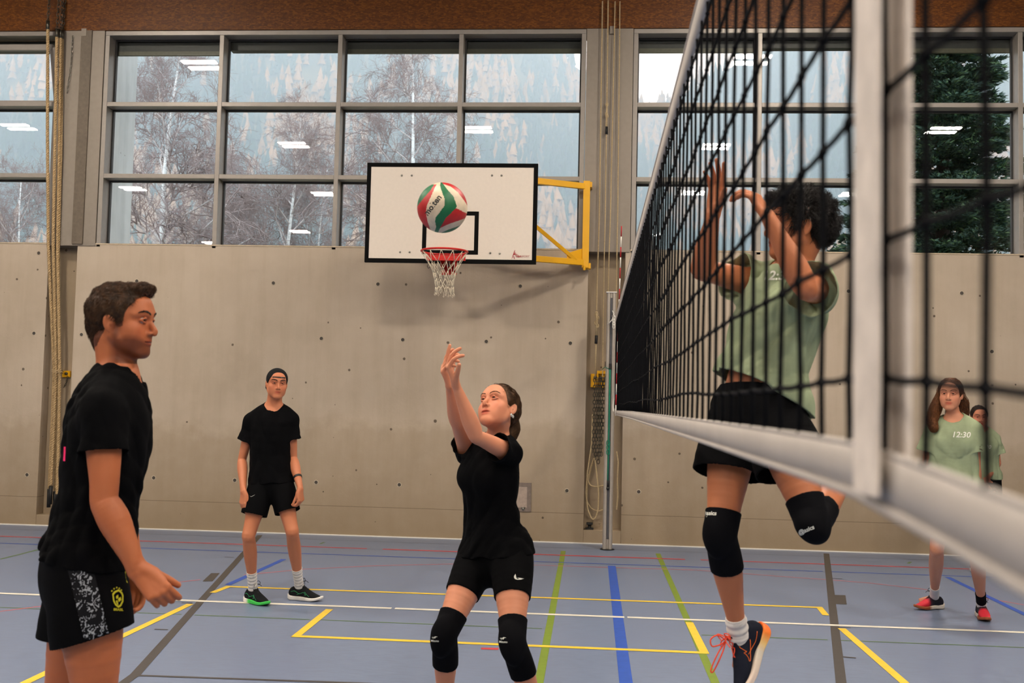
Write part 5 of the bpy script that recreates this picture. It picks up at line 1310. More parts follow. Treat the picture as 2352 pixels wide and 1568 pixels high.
def shoe(parent, ankle, toe, up, k, mats, h=.003, lace=True, stripe=None, side=1, sole_split=None):
    """running shoe; mats = (upper, sole, lace, accent)"""
    F = nrm(toe); U = nrm(np.asarray(up, float)-F*np.dot(up, F)); R = np.cross(F, U); M = np.array([R, F, U]); o = np.asarray(ankle, float)-U*.098*k
    W = lambda p: o+(np.asarray(p, float)*k)@M
    fr = lambda P: (P-o)@M.T/k
    T2 = Tube([(0, -.052, 0), (.002, .01, 0), (-.004*side, .075, 0), (-.006*side, .125, 0), (-.002*side, .165, 0)], [.037, .0345, .043, .0455, .030], (1, 0, 0), 3)
    def solef(P):
        q = fr(P); q2 = q.copy(); q2[:, 2] = 0; d = T2.ev(q2)-.003; sp = .018*np.clip((q[:, 1]-.09)/.10, 0, 1)**2+.012*np.clip((-.05-q[:, 1])/.04, 0, 1)**2
        top = .036-.012*np.clip((q[:, 1]+.02)/.16, 0, 1)+sp; dz = np.maximum(q[:, 2]-top, sp-q[:, 2]+.002); return (-smin(-d, -dz, .008)+.0)*k
    lo = np.min([W((x, y, z)) for x in (-.06, .06) for y in (-.10, .21) for z in (-.01, .07)], 0); hi = np.max([W((x, y, z)) for x in (-.06, .06) for y in (-.10, .21) for z in (-.01, .07)], 0)
    sole = sdf_obj('sole', Fn(solef, lo, hi), h, mats[1], parent)
    up_t = Tube([W((0, -.050, .052)), W((0, -.010, .060)), W((0, .045, .058)), W((-.003*side, .105, .040)), W((-.003*side, .160, .028))],
                np.array([(.033, .040, .040), (.035, .046, .046), (.038, .038, .04), (.042, .026, .03), (.031, .016, .02)])*k, U, 3)
    coll = Tube([W((0, -.022, .05)), W((0, -.020, .085)), W((0, -.018, .125))], np.array([(.036, .045, .045), (.034, .043, .038), (.034, .040, .036)])*k, U if False else F, 2)
    tong = Tube([W((0, .055, .080)), W((0, .030, .112)), W((0, .020, .132))], np.array([(.024, .006, .006), (.024, .005, .005), (.022, .004, .004)])*k, F, 2)
    n = Mix([('+', up_t, 0), ('+', Sleeve(coll, [(W((0, -.02, .104)), U+F*-.35)], .005, .05), .02), ('+', tong, .01), ('&', Plane(W((0, 0, .022)), -U), 0)])
    upo = sdf_obj('shoe_upper', n, h, mats[0], parent)
    if lace:
        b = MB(); sg = []
        for i in range(6):
            y0 = .112-.0165*i; z = .15
            for e in (-1, 1): sg.append([(e*.019, y0, z), (0, y0-.006, z), (-e*.019, y0-.015, z)])
        for g in sg:
            q = np.array([W(p) for p in catmull(g, 4)]); q = project(n, q, .0022*k, 10); b.tube(list(q), .0021*k, 5)
        kn = project(n, np.array([W((0, .028, .15))]), .006*k)[0]
        for e in (-1, 1):
            lp = [kn, kn+R*e*.020*k+U*.022*k, kn+R*e*.042*k+U*.016*k, kn+R*e*.034*k-U*.004*k+F*.01*k, kn+R*e*.008*k]
            b.tube(list(catmull(lp, 4)), .0021*k, 5); b.tube(list(catmull([kn, kn+R*e*.018*k+F*.02*k+U*.004, kn+R*e*.034*k+F*.036*k-U*.012*k], 4)), .0021*k, 5)
        b.ball(kn, .006*k, 8, 6); b.build('laces', mats[2], upo, True)
    if stripe:
        for e in (-1, 1):
            b = MB()
            for ln, r in stripe:
                q = project(n, np.array([W((e*.06, y, z)) for y, z in catmull(ln, 6)]), .0008*k, 14); b.tube(list(q), r*k, 5)
            b.build('side_stripe', mats[3], upo, True)
    return n, sole
_so = sdf_obj
def sdf_obj(name, node, h, mat, parent, tint=None):
    t = _t.time(); o = _so(name, node, h, mat, parent, tint)
    if DBG: open('/tmp/sdf.log', 'a').write('%s %s %.1fs %d verts\n' % (parent.name, name, _t.time()-t, len(o.data.vertices)))
    return o
DBG = False
# ---------------------------------------------------------------- people
FINE, MID = .0034, .0048
M_blackcloth = cloth_mat('black_jersey', (.0030, .0030, .0036)); M_blackshorts = cloth_mat('black_shorts_cloth', (.0026, .0026, .0032), .8)
for m_ in (M_blackcloth, M_blackshorts): m_.node_tree.nodes['Principled BSDF'].inputs['Specular IOR Level'].default_value = .06
M_green = cloth_mat('sage_green_cotton', srgb(150, 162, 130)); M_sock = cloth_mat('white_sock_knit', srgb(222, 216, 210)); M_pad = cloth_mat('black_knee_pad', (.0032, .0032, .0046), .85); M_pad.node_tree.nodes['Principled BSDF'].inputs['Specular IOR Level'].default_value = .08
M_print = plain('white_print', srgb(224, 224, 214), .6); M_yprint = plain('yellow_print', srgb(206, 196, 30), .6)
def drape(node, P, off=.0012, dist=.12):
    """lay points on the surface along the direction of view, as a print pressed on from the front"""
    P = np.array(P, float); d = nrm(P.mean(0)-CAM0); Q = P-d*dist; live = np.ones(len(Q), bool)
    for _ in range(60):
        v = node.ev(Q[live]); Q[live] += d*np.clip(v*.8, -.01, .03)[:, None]; w = np.where(live)[0][np.abs(v) < 2e-4]; live[w] = False
        if not live.any(): break
    Q[live] = project(node, P[live], 0) if live.any() else Q[live]
    return Q-d*off
def hit(node, px, py, y0):
    q = PT(px, py, y0); return drape(node, np.array([q]), 0, .35)[0]
def decal(name, txt, size, c, u, v, node, parent, mat, bold=.0, shear=0., off=.0012):
    o = text_mesh(txt, size, name, mat, None, c, u, v, bold, shear, 0., 'CENTER')
    P = np.array([x.co for x in o.data.vertices]); P = drape(node, P, off)-abs_loc(parent)
    o.data.vertices.foreach_set('co', P.astype(np.float32).ravel()); o.parent = parent; o.data.update(); return o
def patch(name, polys, c, u, v, node, parent, mat, off=.0012):
    """flat outlines (in metres) laid on the cloth round point c"""
    b = MB(); u = nrm(u); v = nrm(v)
    for poly in polys: b.add([np.asarray(c)+u*x+v*y for x, y in poly], [tuple(range(len(poly)))])
    P = drape(node, np.array(b.v), off); b.v = [tuple(p) for p in P]; return b.build(name, mat, parent)
def grid_patch(name, c, u, v, w, h, node, parent, mat, n=24, off=.0012, skew=0.):
    u = nrm(u); v = nrm(v); P = np.array([np.asarray(c)+u*((i/n-.5)*w+skew*(j/n-.5)*h)+v*(j/n-.5)*h for j in range(n+1) for i in range(n+1)])
    P = drape(node, P, off); f = np.array([(j*(n+1)+i, j*(n+1)+i+1, (j+1)*(n+1)+i+1, (j+1)*(n+1)+i) for j in range(n) for i in range(n)])
    return link_mesh(name, P-abs_loc(parent), f, mat, parent, True)
def gfun(tab):
    ys_ = np.array([t[0] for t in tab]); zs = np.array([t[1] for t in tab]); o = np.argsort(ys_)
    return lambda q: np.interp(q[:, 1], ys_[o], zs[o])-q[:, 2]
def hairdo(H, parent, mat, tab, t, extra, h, count, length, dirf, wid=.0008, base_fold=.0015, lift=.001, seed=1, name='hair', carve=None, side=.8, **kw):
    g = gfun(tab); it = [('+', H.E((0, -.014, .032), (.0745+t*side, .096+t, .080+t)), 0)]+[('+', n, k) for n, k in extra]
    it.append(('f', lambda P: base_fold*(np.sin(H.loc(P)[:, 0]*210+np.sin(H.loc(P)[:, 1]*90)*2)+np.sin(H.loc(P)[:, 1]*160+H.loc(P)[:, 2]*60)), 0))
    mass = Mix(it); lo, hi = mass.bounds()
    def cutf(P):
        q = H.loc(P); d = g(q)+.003*np.sin(q[:, 0]*300)+.002*np.sin(q[:, 1]*420); 
        if carve is not None: d = np.maximum(d, carve(q))
        return d*H.k*.7
    node = Mix([('+', mass, 0), ('&', Fn(cutf, lo, hi), 0)])
    o = sdf_obj(name, node, h, mat, parent)
    v = np.array([x.co for x in o.data.vertices])+abs_loc(parent); R_ = np.random.RandomState(seed); q = H.loc(v)
    ok = np.nonzero(g(q) < -.002)[0]
    if carve is not None: ok = ok[carve(q[ok]) < -.001]
    sel = R_.choice(ok, min(count, len(ok)), replace=False); d = dirf(q[sel], R_)@H.M
    st = strand_mesh('strands', v[sel], d, mass, mat, o, length*H.k, wid=wid*H.k, lift=lift, seed=seed, **kw); st['kind'] = 'stuff'
    return node, o
def finish(root, fig, skin, h, tint=None, iris=('brown', (58, 36, 22)), browmat=None, thick=1., look=(0, 1, 0)):
    n = fig.body(); b = sdf_obj('body', n, h, skin, root, tint or (lambda P: fig.head.tint(P)))
    fig.head.eyes(root, iris, look); fig.head.brows(root, n, browmat, thick); fig.head.lashes(root, MATS.get('lash_black') or plain('lash_black', srgb(22, 15, 12), .7, bump=0)); return b

# === A: man in the foreground, seen from his right side
def man_foreground():
    Y = 3.28; J = dict(hR=PT(203, 1318, Y-.09), hL=PT(206, 1312, Y+.09), waist=PT(222, 1150, Y), chest=PT(244, 990, Y), neck=PT(268, 880, Y),
        sR=PT(236, 940, Y-.165), sL=PT(262, 935, Y+.18), eR=PT(240, 1150, Y-.20), wR=PT(317, 1310, Y-.20), eL=PT(268, 1130, Y+.24), wL=PT(309, 1290, Y+.22),
        kR=PT(222, 1660, Y-.08), kL=PT(135, 1650, Y+.12), aR=PT(210, 1972, Y-.08), aL=PT(20, 1950, Y+.14), tR=(1, -.15, 0), tL=(1, .1, -.3))
    H = Head(PT(283, 737, Y), (1, -.03, .0), (-.03, 0, 1), .99, jaw=1.03, nose=1.2)
    f = Fig(J, 'm', 1.05, H, dict(R=dict(d=(.74, -.05, -.66), n=(-.25, .93, -.3), curl=(.75, 1., 1., .9), splay=.05, thumb=(.75, .35, .55), k=1.04, bend=(1., .9, .6)), L=dict(d=(.15, 0, -1), n=(-.2, -.95, 0), curl=.5, k=1.02)), width=.98, girth=1.03)
    root = empty('person', (J['hR'][0], Y, 0), 'man in black t-shirt and printed black shorts, left foreground, in profile facing right', 'person')
    tb = gfun([(.1, .088), (.078, .082), (.062, .062), (.045, .040), (.036, .016), (.030, -.022), (.012, -.024), (.006, .006), (-.004, .014), (-.022, .014), (-.034, -.04), (-.06, -.085), (-.11, -.10)])
    M_bh = hair_mat('brown_hair', srgb(38, 24, 14), srgb(92, 62, 38))
    finish(root, f, skin_mat('tanned_skin', srgb(186, 108, 68)), .0030, lambda P: H.tint(P, (.95, .70, .68), 1.0, tb), browmat=hair_mat('dark_brow_hair', srgb(24, 16, 12), srgb(44, 30, 20)), thick=1.5)
    def dirf(q, R):
        d = np.zeros((len(q), 3)); top = np.clip((q[:, 2]-.06)/.03, 0, 1); d[:, 1] = top*1.-(1-top)*.45; d[:, 2] = top*.55-(1-top)*.8; d[:, 0] = q[:, 0]*2*top; return d+R.randn(len(q), 3)*.25
    extra = [(H.E((0, .040, .096), (.046, .046, .024)), .02), (H.E((0, .072, .100), (.036, .024, .020)), .02), (H.E((0, -.04, .04), (.07, .075, .078)), .02), (H.T([(0, -.080, -.02), (0, -.064, -.06), (0, -.050, -.088)], [.034, .036, .032]), .03)]
    hairdo(H, root, M_bh, [(.1, .090), (.078, .084), (.062, .064), (.045, .042), (.036, .018), (.030, -.020), (.012, -.022), (.006, .006), (-.004, .014), (-.022, .014), (-.034, -.04), (-.06, -.085), (-.11, -.10)],
           .009, extra, .0026, 5200, .020, dirf, wid=.0009, lift=.002, growlift=.006, n=5)
    sh = f.shirt(hem_t=.09, hem_tilt=(-.10, 0, 0), neck_r=.95, sleeve_t=.47, ease=.012, flare=.012, fold=folds(3, .007, (25, 60), (1, 1, .5)), sl_ease=.015, sl_flare=.010)
    s = sdf_obj('t_shirt', sh, .0036, M_blackcloth, root); f.collar(s, M_blackcloth)
    pk = patch('pink_back_print', [[(-.003, -.022), (.003, -.022), (.003, .022), (-.003, .022)]], hit(sh, 148, 1042, Y-.02), (1, 0, 0), (0, 0, 1), sh, s, plain('neon_pink_print', srgb(255, 30, 110), .5), .004)
    so = f.shorts(leg_t=.42, ease=.014, flare=.020, fold=folds(5, .003), tiltR=(.22, 0, 0), tiltL=(.2, 0, 0)); s2 = sdf_obj('shorts', so, .0036, M_blackshorts, root)
    n = NT('scribbled_white_print', .7, spec=.2); v = n.coord(); w = n.n('TexWave', wave_type='BANDS'); w.inputs['Scale'].default_value = 16.; w.inputs['Distortion'].default_value = 22.; w.inputs['Detail'].default_value = 3.; w.inputs['Detail Scale'].default_value = 2.2
    n.l(v, w.inputs['Vector']); a_ = n.noise(v, 14., 4., .7); b_ = n.noise(v, 70., 3., .8)
    m1 = n.math('MULTIPLY', n.math('GREATER_THAN', w.outputs['Fac'], .78), n.math('GREATER_THAN', a_, .50)); m2 = n.math('MULTIPLY', n.math('GREATER_THAN', b_, .64), n.math('GREATER_THAN', a_, .46))
    n.color(n.mix(n.math('MULTIPLY', n.math('MAXIMUM', m1, m2), .75), srgb(14, 14, 18), srgb(196, 200, 206)))
    c = hit(so, 200, 1370, Y-.22); grid_patch('print_panel', c, (1, 0, 0), (-.30, 0, 1), .082, .262, so, s2, n.m, 26, .001)
    # crest
    cr = hit(so, 271, 1373, Y-.16); U, V = (1, 0, 0), (0, 0, 1); sx = 1/745
    P_ = lambda px, py: ((px-271)*sx, -(py-1372)*sx)
    out = [(257, 1363), (262, 1357), (272, 1352), (281, 1359), (284, 1366), (284, 1380), (279, 1390), (273, 1394), (265, 1388), (260, 1379)]
    inn = [(271+(x-271)*.74, 1373+(y-1373)*.78) for x, y in out]
    ring = [[P_(*out[i]), P_(*out[(i+1) % 10]), P_(*inn[(i+1) % 10]), P_(*inn[i])] for i in range(10)]
    cross = [[P_(266, 1368), P_(271, 1364), P_(272, 1372), P_(267, 1374)], [P_(271, 1374), P_(277, 1369), P_(279, 1376), P_(273, 1381)], [P_(266, 1378), P_(270, 1377), P_(273, 1388), P_(269, 1386)]]
    stars = []
    for x, y in ((256, 1356.5), (261, 1351.5), (267, 1348.5), (273, 1350), (278, 1354)):
        stars.append([(P_(x, y)[0]+(.0036 if k % 2 == 0 else .0016)*math.sin(k*math.pi/5), P_(x, y)[1]+(.0036 if k % 2 == 0 else .0016)*math.cos(k*math.pi/5)) for k in range(10)])
    patch('crest', ring+cross+stars, cr, U, V, so, s2, M_yprint); decal('crest_lettering', 'BRASIL', .010, (cr[0]+.003, cr[1], cr[2]-.038), U, V, so, s2, M_yprint, .0003)
    patch('front_emblem', [[(0, .02), (.010, .026), (.018, .016), (.012, .006)], [(.014, .012), (.022, -.002), (.018, -.016), (.008, -.022), (.012, -.008)]], hit(so, 289, 1322, Y-.10), (1, 0, 0), V, so, s2, M_yprint)
    for sd in 'RL':
        b = f.band(sd, 1.80, 1.99, .004, ridges=.0012); sdf_obj('sock', b, .005, M_sock, root)
    for sd, e in (('R', 1), ('L', -1)):
        r_ = root; shoe(r_, J['a'+sd], J['t'+sd], (0, 0, 1) if sd == 'R' else (.3, 0, 1), 1.03, (M_pad, M_white, M_black, M_print), .006, False)
    return f, root

# === B: young man with the reversed cap
def man_cap():
    Y = 7.72; fa = FL(577, 1386); fb = FL(684, 1379)
    J = dict(hR=PT(603, 1106, Y-.02), hL=PT(644, 1104, Y+.02), waist=PT(620, 1050, Y), chest=PT(623, 990, Y), neck=PT(628, 941, Y+.01), sR=PT(578, 967, Y), sL=PT(668, 963, Y+.05),
        eR=PT(556, 1056, Y+.03), wR=PT(559, 1128, Y-.13), eL=PT(673, 1052, Y+.08), wL=PT(690, 1122, Y-.08), kR=PT(571, 1230, Y-.12), kL=PT(671, 1220, Y-.06),
        aR=(fa[0], fa[1]+.03, .098), aL=(fb[0], fb[1]+.03, .098), tR=(.80, -.60, 0), tL=(.99, -.14, 0))
    H = Head(PT(636, 880, Y-.03), (.42, -.91, -.02), (.05, .02, 1), .95)
    f = Fig(J, 'm', .97, H, dict(R=dict(d=(.02, -.1, -1), n=(.5, .8, 0), curl=(.25, .35, .4, .4), splay=.03, thumb=(.9, .35, .3), k=.96), L=dict(d=(.12, -.1, -1), n=(-.8, .3, -.1), curl=(.8, .9, .9, .9), splay=.02, thumb=(.9, .2, .4), k=.95)), width=.96, girth=.92, legk=.90, armk=.88)
    root = empty('person', (J['hR'][0], Y, 0), 'young man in black with a reversed black cap standing before the concrete wall', 'person')
    finish(root, f, skin_mat('light_warm_skin', srgb(200, 126, 90)), .0040, lambda P: H.tint(P), browmat=hair_mat('brown_brow_hair', srgb(44, 28, 20), srgb(70, 46, 30)), thick=1.6)
    # cap
    g = gfun([(.11, .050), (.085, .052), (.06, .046), (.03, .008), (.01, -.004), (-.03, .0), (-.06, -.03), (-.12, -.045)])
    lo, hi = H.w((-.1, -.13, -.09)), H.w((.1, .13, .14)); lo, hi = np.minimum(lo, hi)-.06, np.maximum(lo, hi)+.06
    capn = Mix([('+', H.E((0, -.014, .033), (.084, .107, .088)), 0), ('&', Fn(lambda P: g(H.loc(P))*.8, lo, hi), 0), ('-', H.E((0, .105, .058), (.036, .055, .017)), .004), ('-', H.E((0, -.014, .033), (.0785, .1005, .083)), 0)])
    cp = sdf_obj('cap', capn, .0032, cloth_mat('black_cap_cloth', (.011, .011, .012)), root)
    st = [H.w(p) for p in ((-.047, .0835, .047), (-.024, .0955, .0475), (0, .0985, .048), (.026, .0945, .0475), (.048, .082, .046))]
    b = MB()
    for i in range(4): b.obox(st[i]-(st[i+1]-st[i])*.05, st[i+1]+(st[i+1]-st[i])*.05, .003, .0085, up=H.M[2])
    b.build('cap_strap', M_black, cp)
    MB().tube([H.w((-.024+.006*math.cos(t), .0985, .0475+.0065*math.sin(t))) for t in np.linspace(0, 2*math.pi, 8, endpoint=False)], .0012, 5, closed=True).build('strap_buckle', M_steel, cp)
    br = Tube([H.w((0, -.108, -.02)), H.w((0, -.128, -.045)), H.w((0, -.133, -.083))], [(.072, .004, .004), (.066, .004, .004), (.040, .004, .004)], H.M[1], 4)
    sdf_obj('cap_brim', br, .0028, MATS['black_cap_cloth'], cp)
    sh = f.shirt(hem_t=-.01, sleeve_t=.50, ease=.010, flare=.012, fold=folds(13, .006, (25, 60), (1, 1, .5)), sl_ease=.014, sl_flare=.022); f.collar(sdf_obj('t_shirt', sh, .0042, M_blackcloth, root), M_blackcloth)
    so = f.shorts(leg_t=.62, ease=.012, flare=.020, fold=folds(15, .003)); s2 = sdf_obj('shorts', so, .0042, M_blackshorts, root)
    sw = catmull([(-.018, 0), (-.008, -.006), (.012, .003), (.022, .010)], 5); lowr = [(x, y-.0022*math.sin(i/15*math.pi)) for i, (x, y) in enumerate(sw)]
    patch('thin_logo', [list(map(tuple, sw))+list(reversed(lowr))], hit(so, 579, 1138, Y-.10), (1, 0, 0), (0, 0, 1), so, s2, M_print)
    wb = f.band('L', 1.60, 1.665, .003, 'arm'); sdf_obj('wristband', wb, .0028, M_black, root)
    for sd, e in (('R', 1), ('L', -1)):
        b = f.band(sd, 1.66, 1.985, .004, ridges=.0022); sk = sdf_obj('sock', b, .0034, M_sock, root)
        if sd == 'R': patch('sock_logo', [[(-.012, .002), (-.004, -.004), (.012, .006), (-.003, .0)]], hit(b, 566, 1336, Y-.1), (1, 0, 0), (0, 0, 1), b, sk, M_bblack)
        shoe(root, J['a'+sd], J['t'+sd], (0, 0, 1), 1.0, (cloth_mat('black_shoe_mesh', (.012, .013, .014)) if sd == 'R' else MATS['black_shoe_mesh'], split_sole(('white_foam', (226, 222, 216)), ('green_foam', (70, 200, 84)), J['a'+sd], J['t'+sd], .0 if sd == 'R' else 9), M_black, plain('green_shoe_stripe', srgb(40, 150, 90), .5)), .0034, True,
             [([(.02, .05), (-.02, .075), (-.06, .07)], .0016), ([(.0, .045), (.04, .06), (.07, .05), (.05, .04)], .0016), ([(.06, .075), (.085, .05), (.10, .035)], .0016)], e)
    return f, root
def split_sole(a, b, ank, toe, at):
    """foam sole with a coloured forefoot"""
    nm = 'sole_%s_%s_%d' % (a[0], b[0], int(at*100)); n = NT(nm, .55, spec=.3); tc = n.n('NewGeometry'); d = n.n('VectorMath', operation='DOT_PRODUCT'); n.l(tc.outputs['Position'], d.inputs[0]); F = nrm(toe); d.inputs[1].default_value = tuple(F)
    base = float(np.dot(ank, F)); f = n.math('DIVIDE', n.math('SUBTRACT', d.outputs['Value'], base+at-.03), .03, clamp=True); n.color(n.mix(f, srgb(*a[1]), srgb(*b[1]))); return n.m

# === C: woman receiving the ball
def woman_center():
    Y = 4.62
    J = dict(hR=PT(1100, 1276, Y+.10), hL=PT(1176, 1280, Y-.02), waist=PT(1128, 1165, Y+.05), chest=PT(1128, 1085, Y+.02), neck=PT(1140, 1016, Y+.0), sR=PT(1074, 1040, Y+.12), sL=PT(1170, 1040, Y-.09),
        eR=PT(1052, 975, Y-.10), wR=PT(1033, 886, Y-.26), eL=PT(1094, 1002, Y-.30), wL=PT(1047, 884, Y-.38), kR=PT(1022, 1456, Y-.13), kL=PT(1178, 1472, Y-.26),
        aR=PT(1022, 1652, Y+.06), aL=PT(1246, 1686, Y-.12), tR=(-.35, -.93, 0), tL=(.25, -.97, 0))
    H = Head(PT(1146, 937, Y-.04), (-.50, -.72, .48), (.10, .48, .87), .95, True, mouth=.0045)
    f = Fig(J, 'f', .96, H, dict(R=dict(d=(-.30, -.35, .9), n=(.85, -.25, .4), curl=(.55, .85, 1.0, 1.0), splay=.10, thumb=(.8, .55, .3), k=.90, bend=(.9, .7, .5)), L=dict(d=(-.34, -.25, .85), n=(.75, .0, .65), curl=(.95, .75, .35, .9), splay=.22, thumb=(.7, .6, .4), k=.90, bend=(.9, .6, .4))), width=.98, girth=.96, legk=1.0, armk=.98)
    root = empty('person', (J['hR'][0], Y, 0), 'woman in black with knee pads raising both forearms to receive the ball', 'person')
    tab = [(.12, .088), (.082, .086), (.070, .078), (.055, .060), (.044, .036), (.034, .010), (.022, -.008), (.004, .006), (-.004, .012), (-.022, .012), (-.034, -.035), (-.07, -.068), (-.12, -.072)]
    M_ch = hair_mat('chestnut_hair', srgb(44, 28, 16), srgb(96, 66, 40))
    finish(root, f, skin_mat('fair_skin', srgb(218, 146, 112)), .0030, lambda P: H.tint(P, (1., .60, .60), 0, gfun(tab)), browmat=hair_mat('soft_brow_hair', srgb(84, 56, 38), srgb(110, 76, 52)), thick=.9, look=(-.05, .9, .35))
    def dirf(q, R):
        d = np.zeros((len(q), 3)); d[:, 1] = -1.; d[:, 2] = -.35+(q[:, 2] > .06)*.3-(q[:, 1] < -.06)*.5; d[:, 0] = -q[:, 0]*4*(q[:, 1] < -.03); return d+R.randn(len(q), 3)*.08
    hairdo(H, root, M_ch, tab, .008, [(H.E((0, -.060, .010), (.062, .058, .066)), .02)], .0028, 4200, .06, dirf, wid=.0008, lift=.0015, n=6, seed=4, base_fold=.0008)
    pt_ = H.T([(0, -.100, -.010), (.004, -.122, -.040), (.01, -.118, -.085), (.012, -.100, -.130)], [.034, .040, .034, .014], 4); tn = Mix([('+', pt_, 0), ('f', folds(31, .002, (30, 60)), 0)])
    tl = sdf_obj('hair_tail', tn, .003, M_ch, root); v = np.array([x.co for x in tl.data.vertices])+abs_loc(root); R_ = np.random.RandomState(2); sel = R_.choice(len(v), 900, replace=False)
    strand_mesh('strands', v[sel], np.tile(-H.M[2]-H.M[1]*.1, (900, 1))+R_.randn(900, 3)*.15, tn, M_ch, tl, .06, wid=.0007, lift=.002)['kind'] = 'stuff'
    er = H.w((-.0815, -.004, -.046)); b = MB()
    for dx in (-.006, .006):
        for a in range(5): b.ball(er+H.M[1]*dx*1.+H.M[2]*(-.006)+(H.M[1]*math.cos(a*1.257)+H.M[2]*math.sin(a*1.257))*.0045, .0034, 7, 5)
    b.build('earring', plain('pearl_silver', srgb(226, 222, 214), .15, .6, bump=0), root, True)
    sh = f.shirt(hem_t=.02, sleeve_t=.36, ease=.010, flare=.010, fold=folds(23, .006, (25, 60), (1, 1, .5)), sl_ease=.014, sl_flare=.016, neck_r=1.05); f.collar(sdf_obj('t_shirt', sh, .0036, M_blackcloth, root), M_blackcloth)
    so = f.shorts(leg_t=.50, top_t=.08, ease=.004, flare=.002, fold=folds(25, .0014)); s2 = sdf_obj('shorts', so, .0036, M_blackshorts, root)
    # swoosh on the left leg
    c = hit(so, 1198, 1326, Y-.14); k = 1/520
    top = catmull([(-17, 5), (-15, 0), (-8, -2), (18, -6)], 6); bot = catmull([(18, -6.4), (-4, 3.5), (-12, 5.5), (-16, 11), (-17, 5)][::1], 6)
    sw = [(-13.5, 7.5), (-16.5, 3), (-16.5, -1), (-14, -3.8), (-9, -4.8), (-2, -4.4), (18, -2.6), (4, -1.8), (-4, -.8), (-9.5, -.2), (-12, 1), (-12.5, 3.5)]
    patch('swoosh_logo', [[(x*k, y*k) for x, y in sw]], c, (1, 0, 0), (0, 0, 1), so, s2, M_print)
    for sd, (lx, ly) in (('R', (999, 1464)), ('L', (1156, 1466))):
        kf = f.legfront(sd); pd = f.band(sd, .76, 1.36, .007, pad=(J['k'+sd]+kf*.022*1-nrm(J['k'+sd]-J['a'+sd])*.01, (.050, .050, .088)))
        p = sdf_obj('knee_pad', pd, .0036, M_pad, root); c = hit(pd, lx, ly, Y-.25); u_, v_ = (1, 0, 0), (0, 0, 1)
        patch('runbird_logo', [[(-.014, .003), (-.004, .002), (.0, .006), (.012, .004), (.004, .002), (.0, -.004), (-.004, -.001)], [(-.015, .0), (-.008, .0), (-.004, -.005), (-.009, -.003)]], c, u_, v_, pd, p, M_print)
        decal('pad_lettering', 'Mizuno', .0115, (c[0], c[1], c[2]-.017), u_, v_, pd, p, M_print, .0003)
        b = f.band(sd, 1.80, 1.99, .004, ridges=.001); sdf_obj('sock', b, .005, M_sock, root)
        shoe(root, J['a'+sd], J['t'+sd], (0, 0, 1), .92, (M_pad, M_white, M_black, M_print), .006, False)
    q = PT(1159, 1411, Y-.22); MB().add([q, q+[.012, 0, .006], q+[.016, -.002, -.008], q+[.006, 0, -.012]], [(0, 1, 2, 3)]).build('silver_tab', M_steel, root)
    return f, root

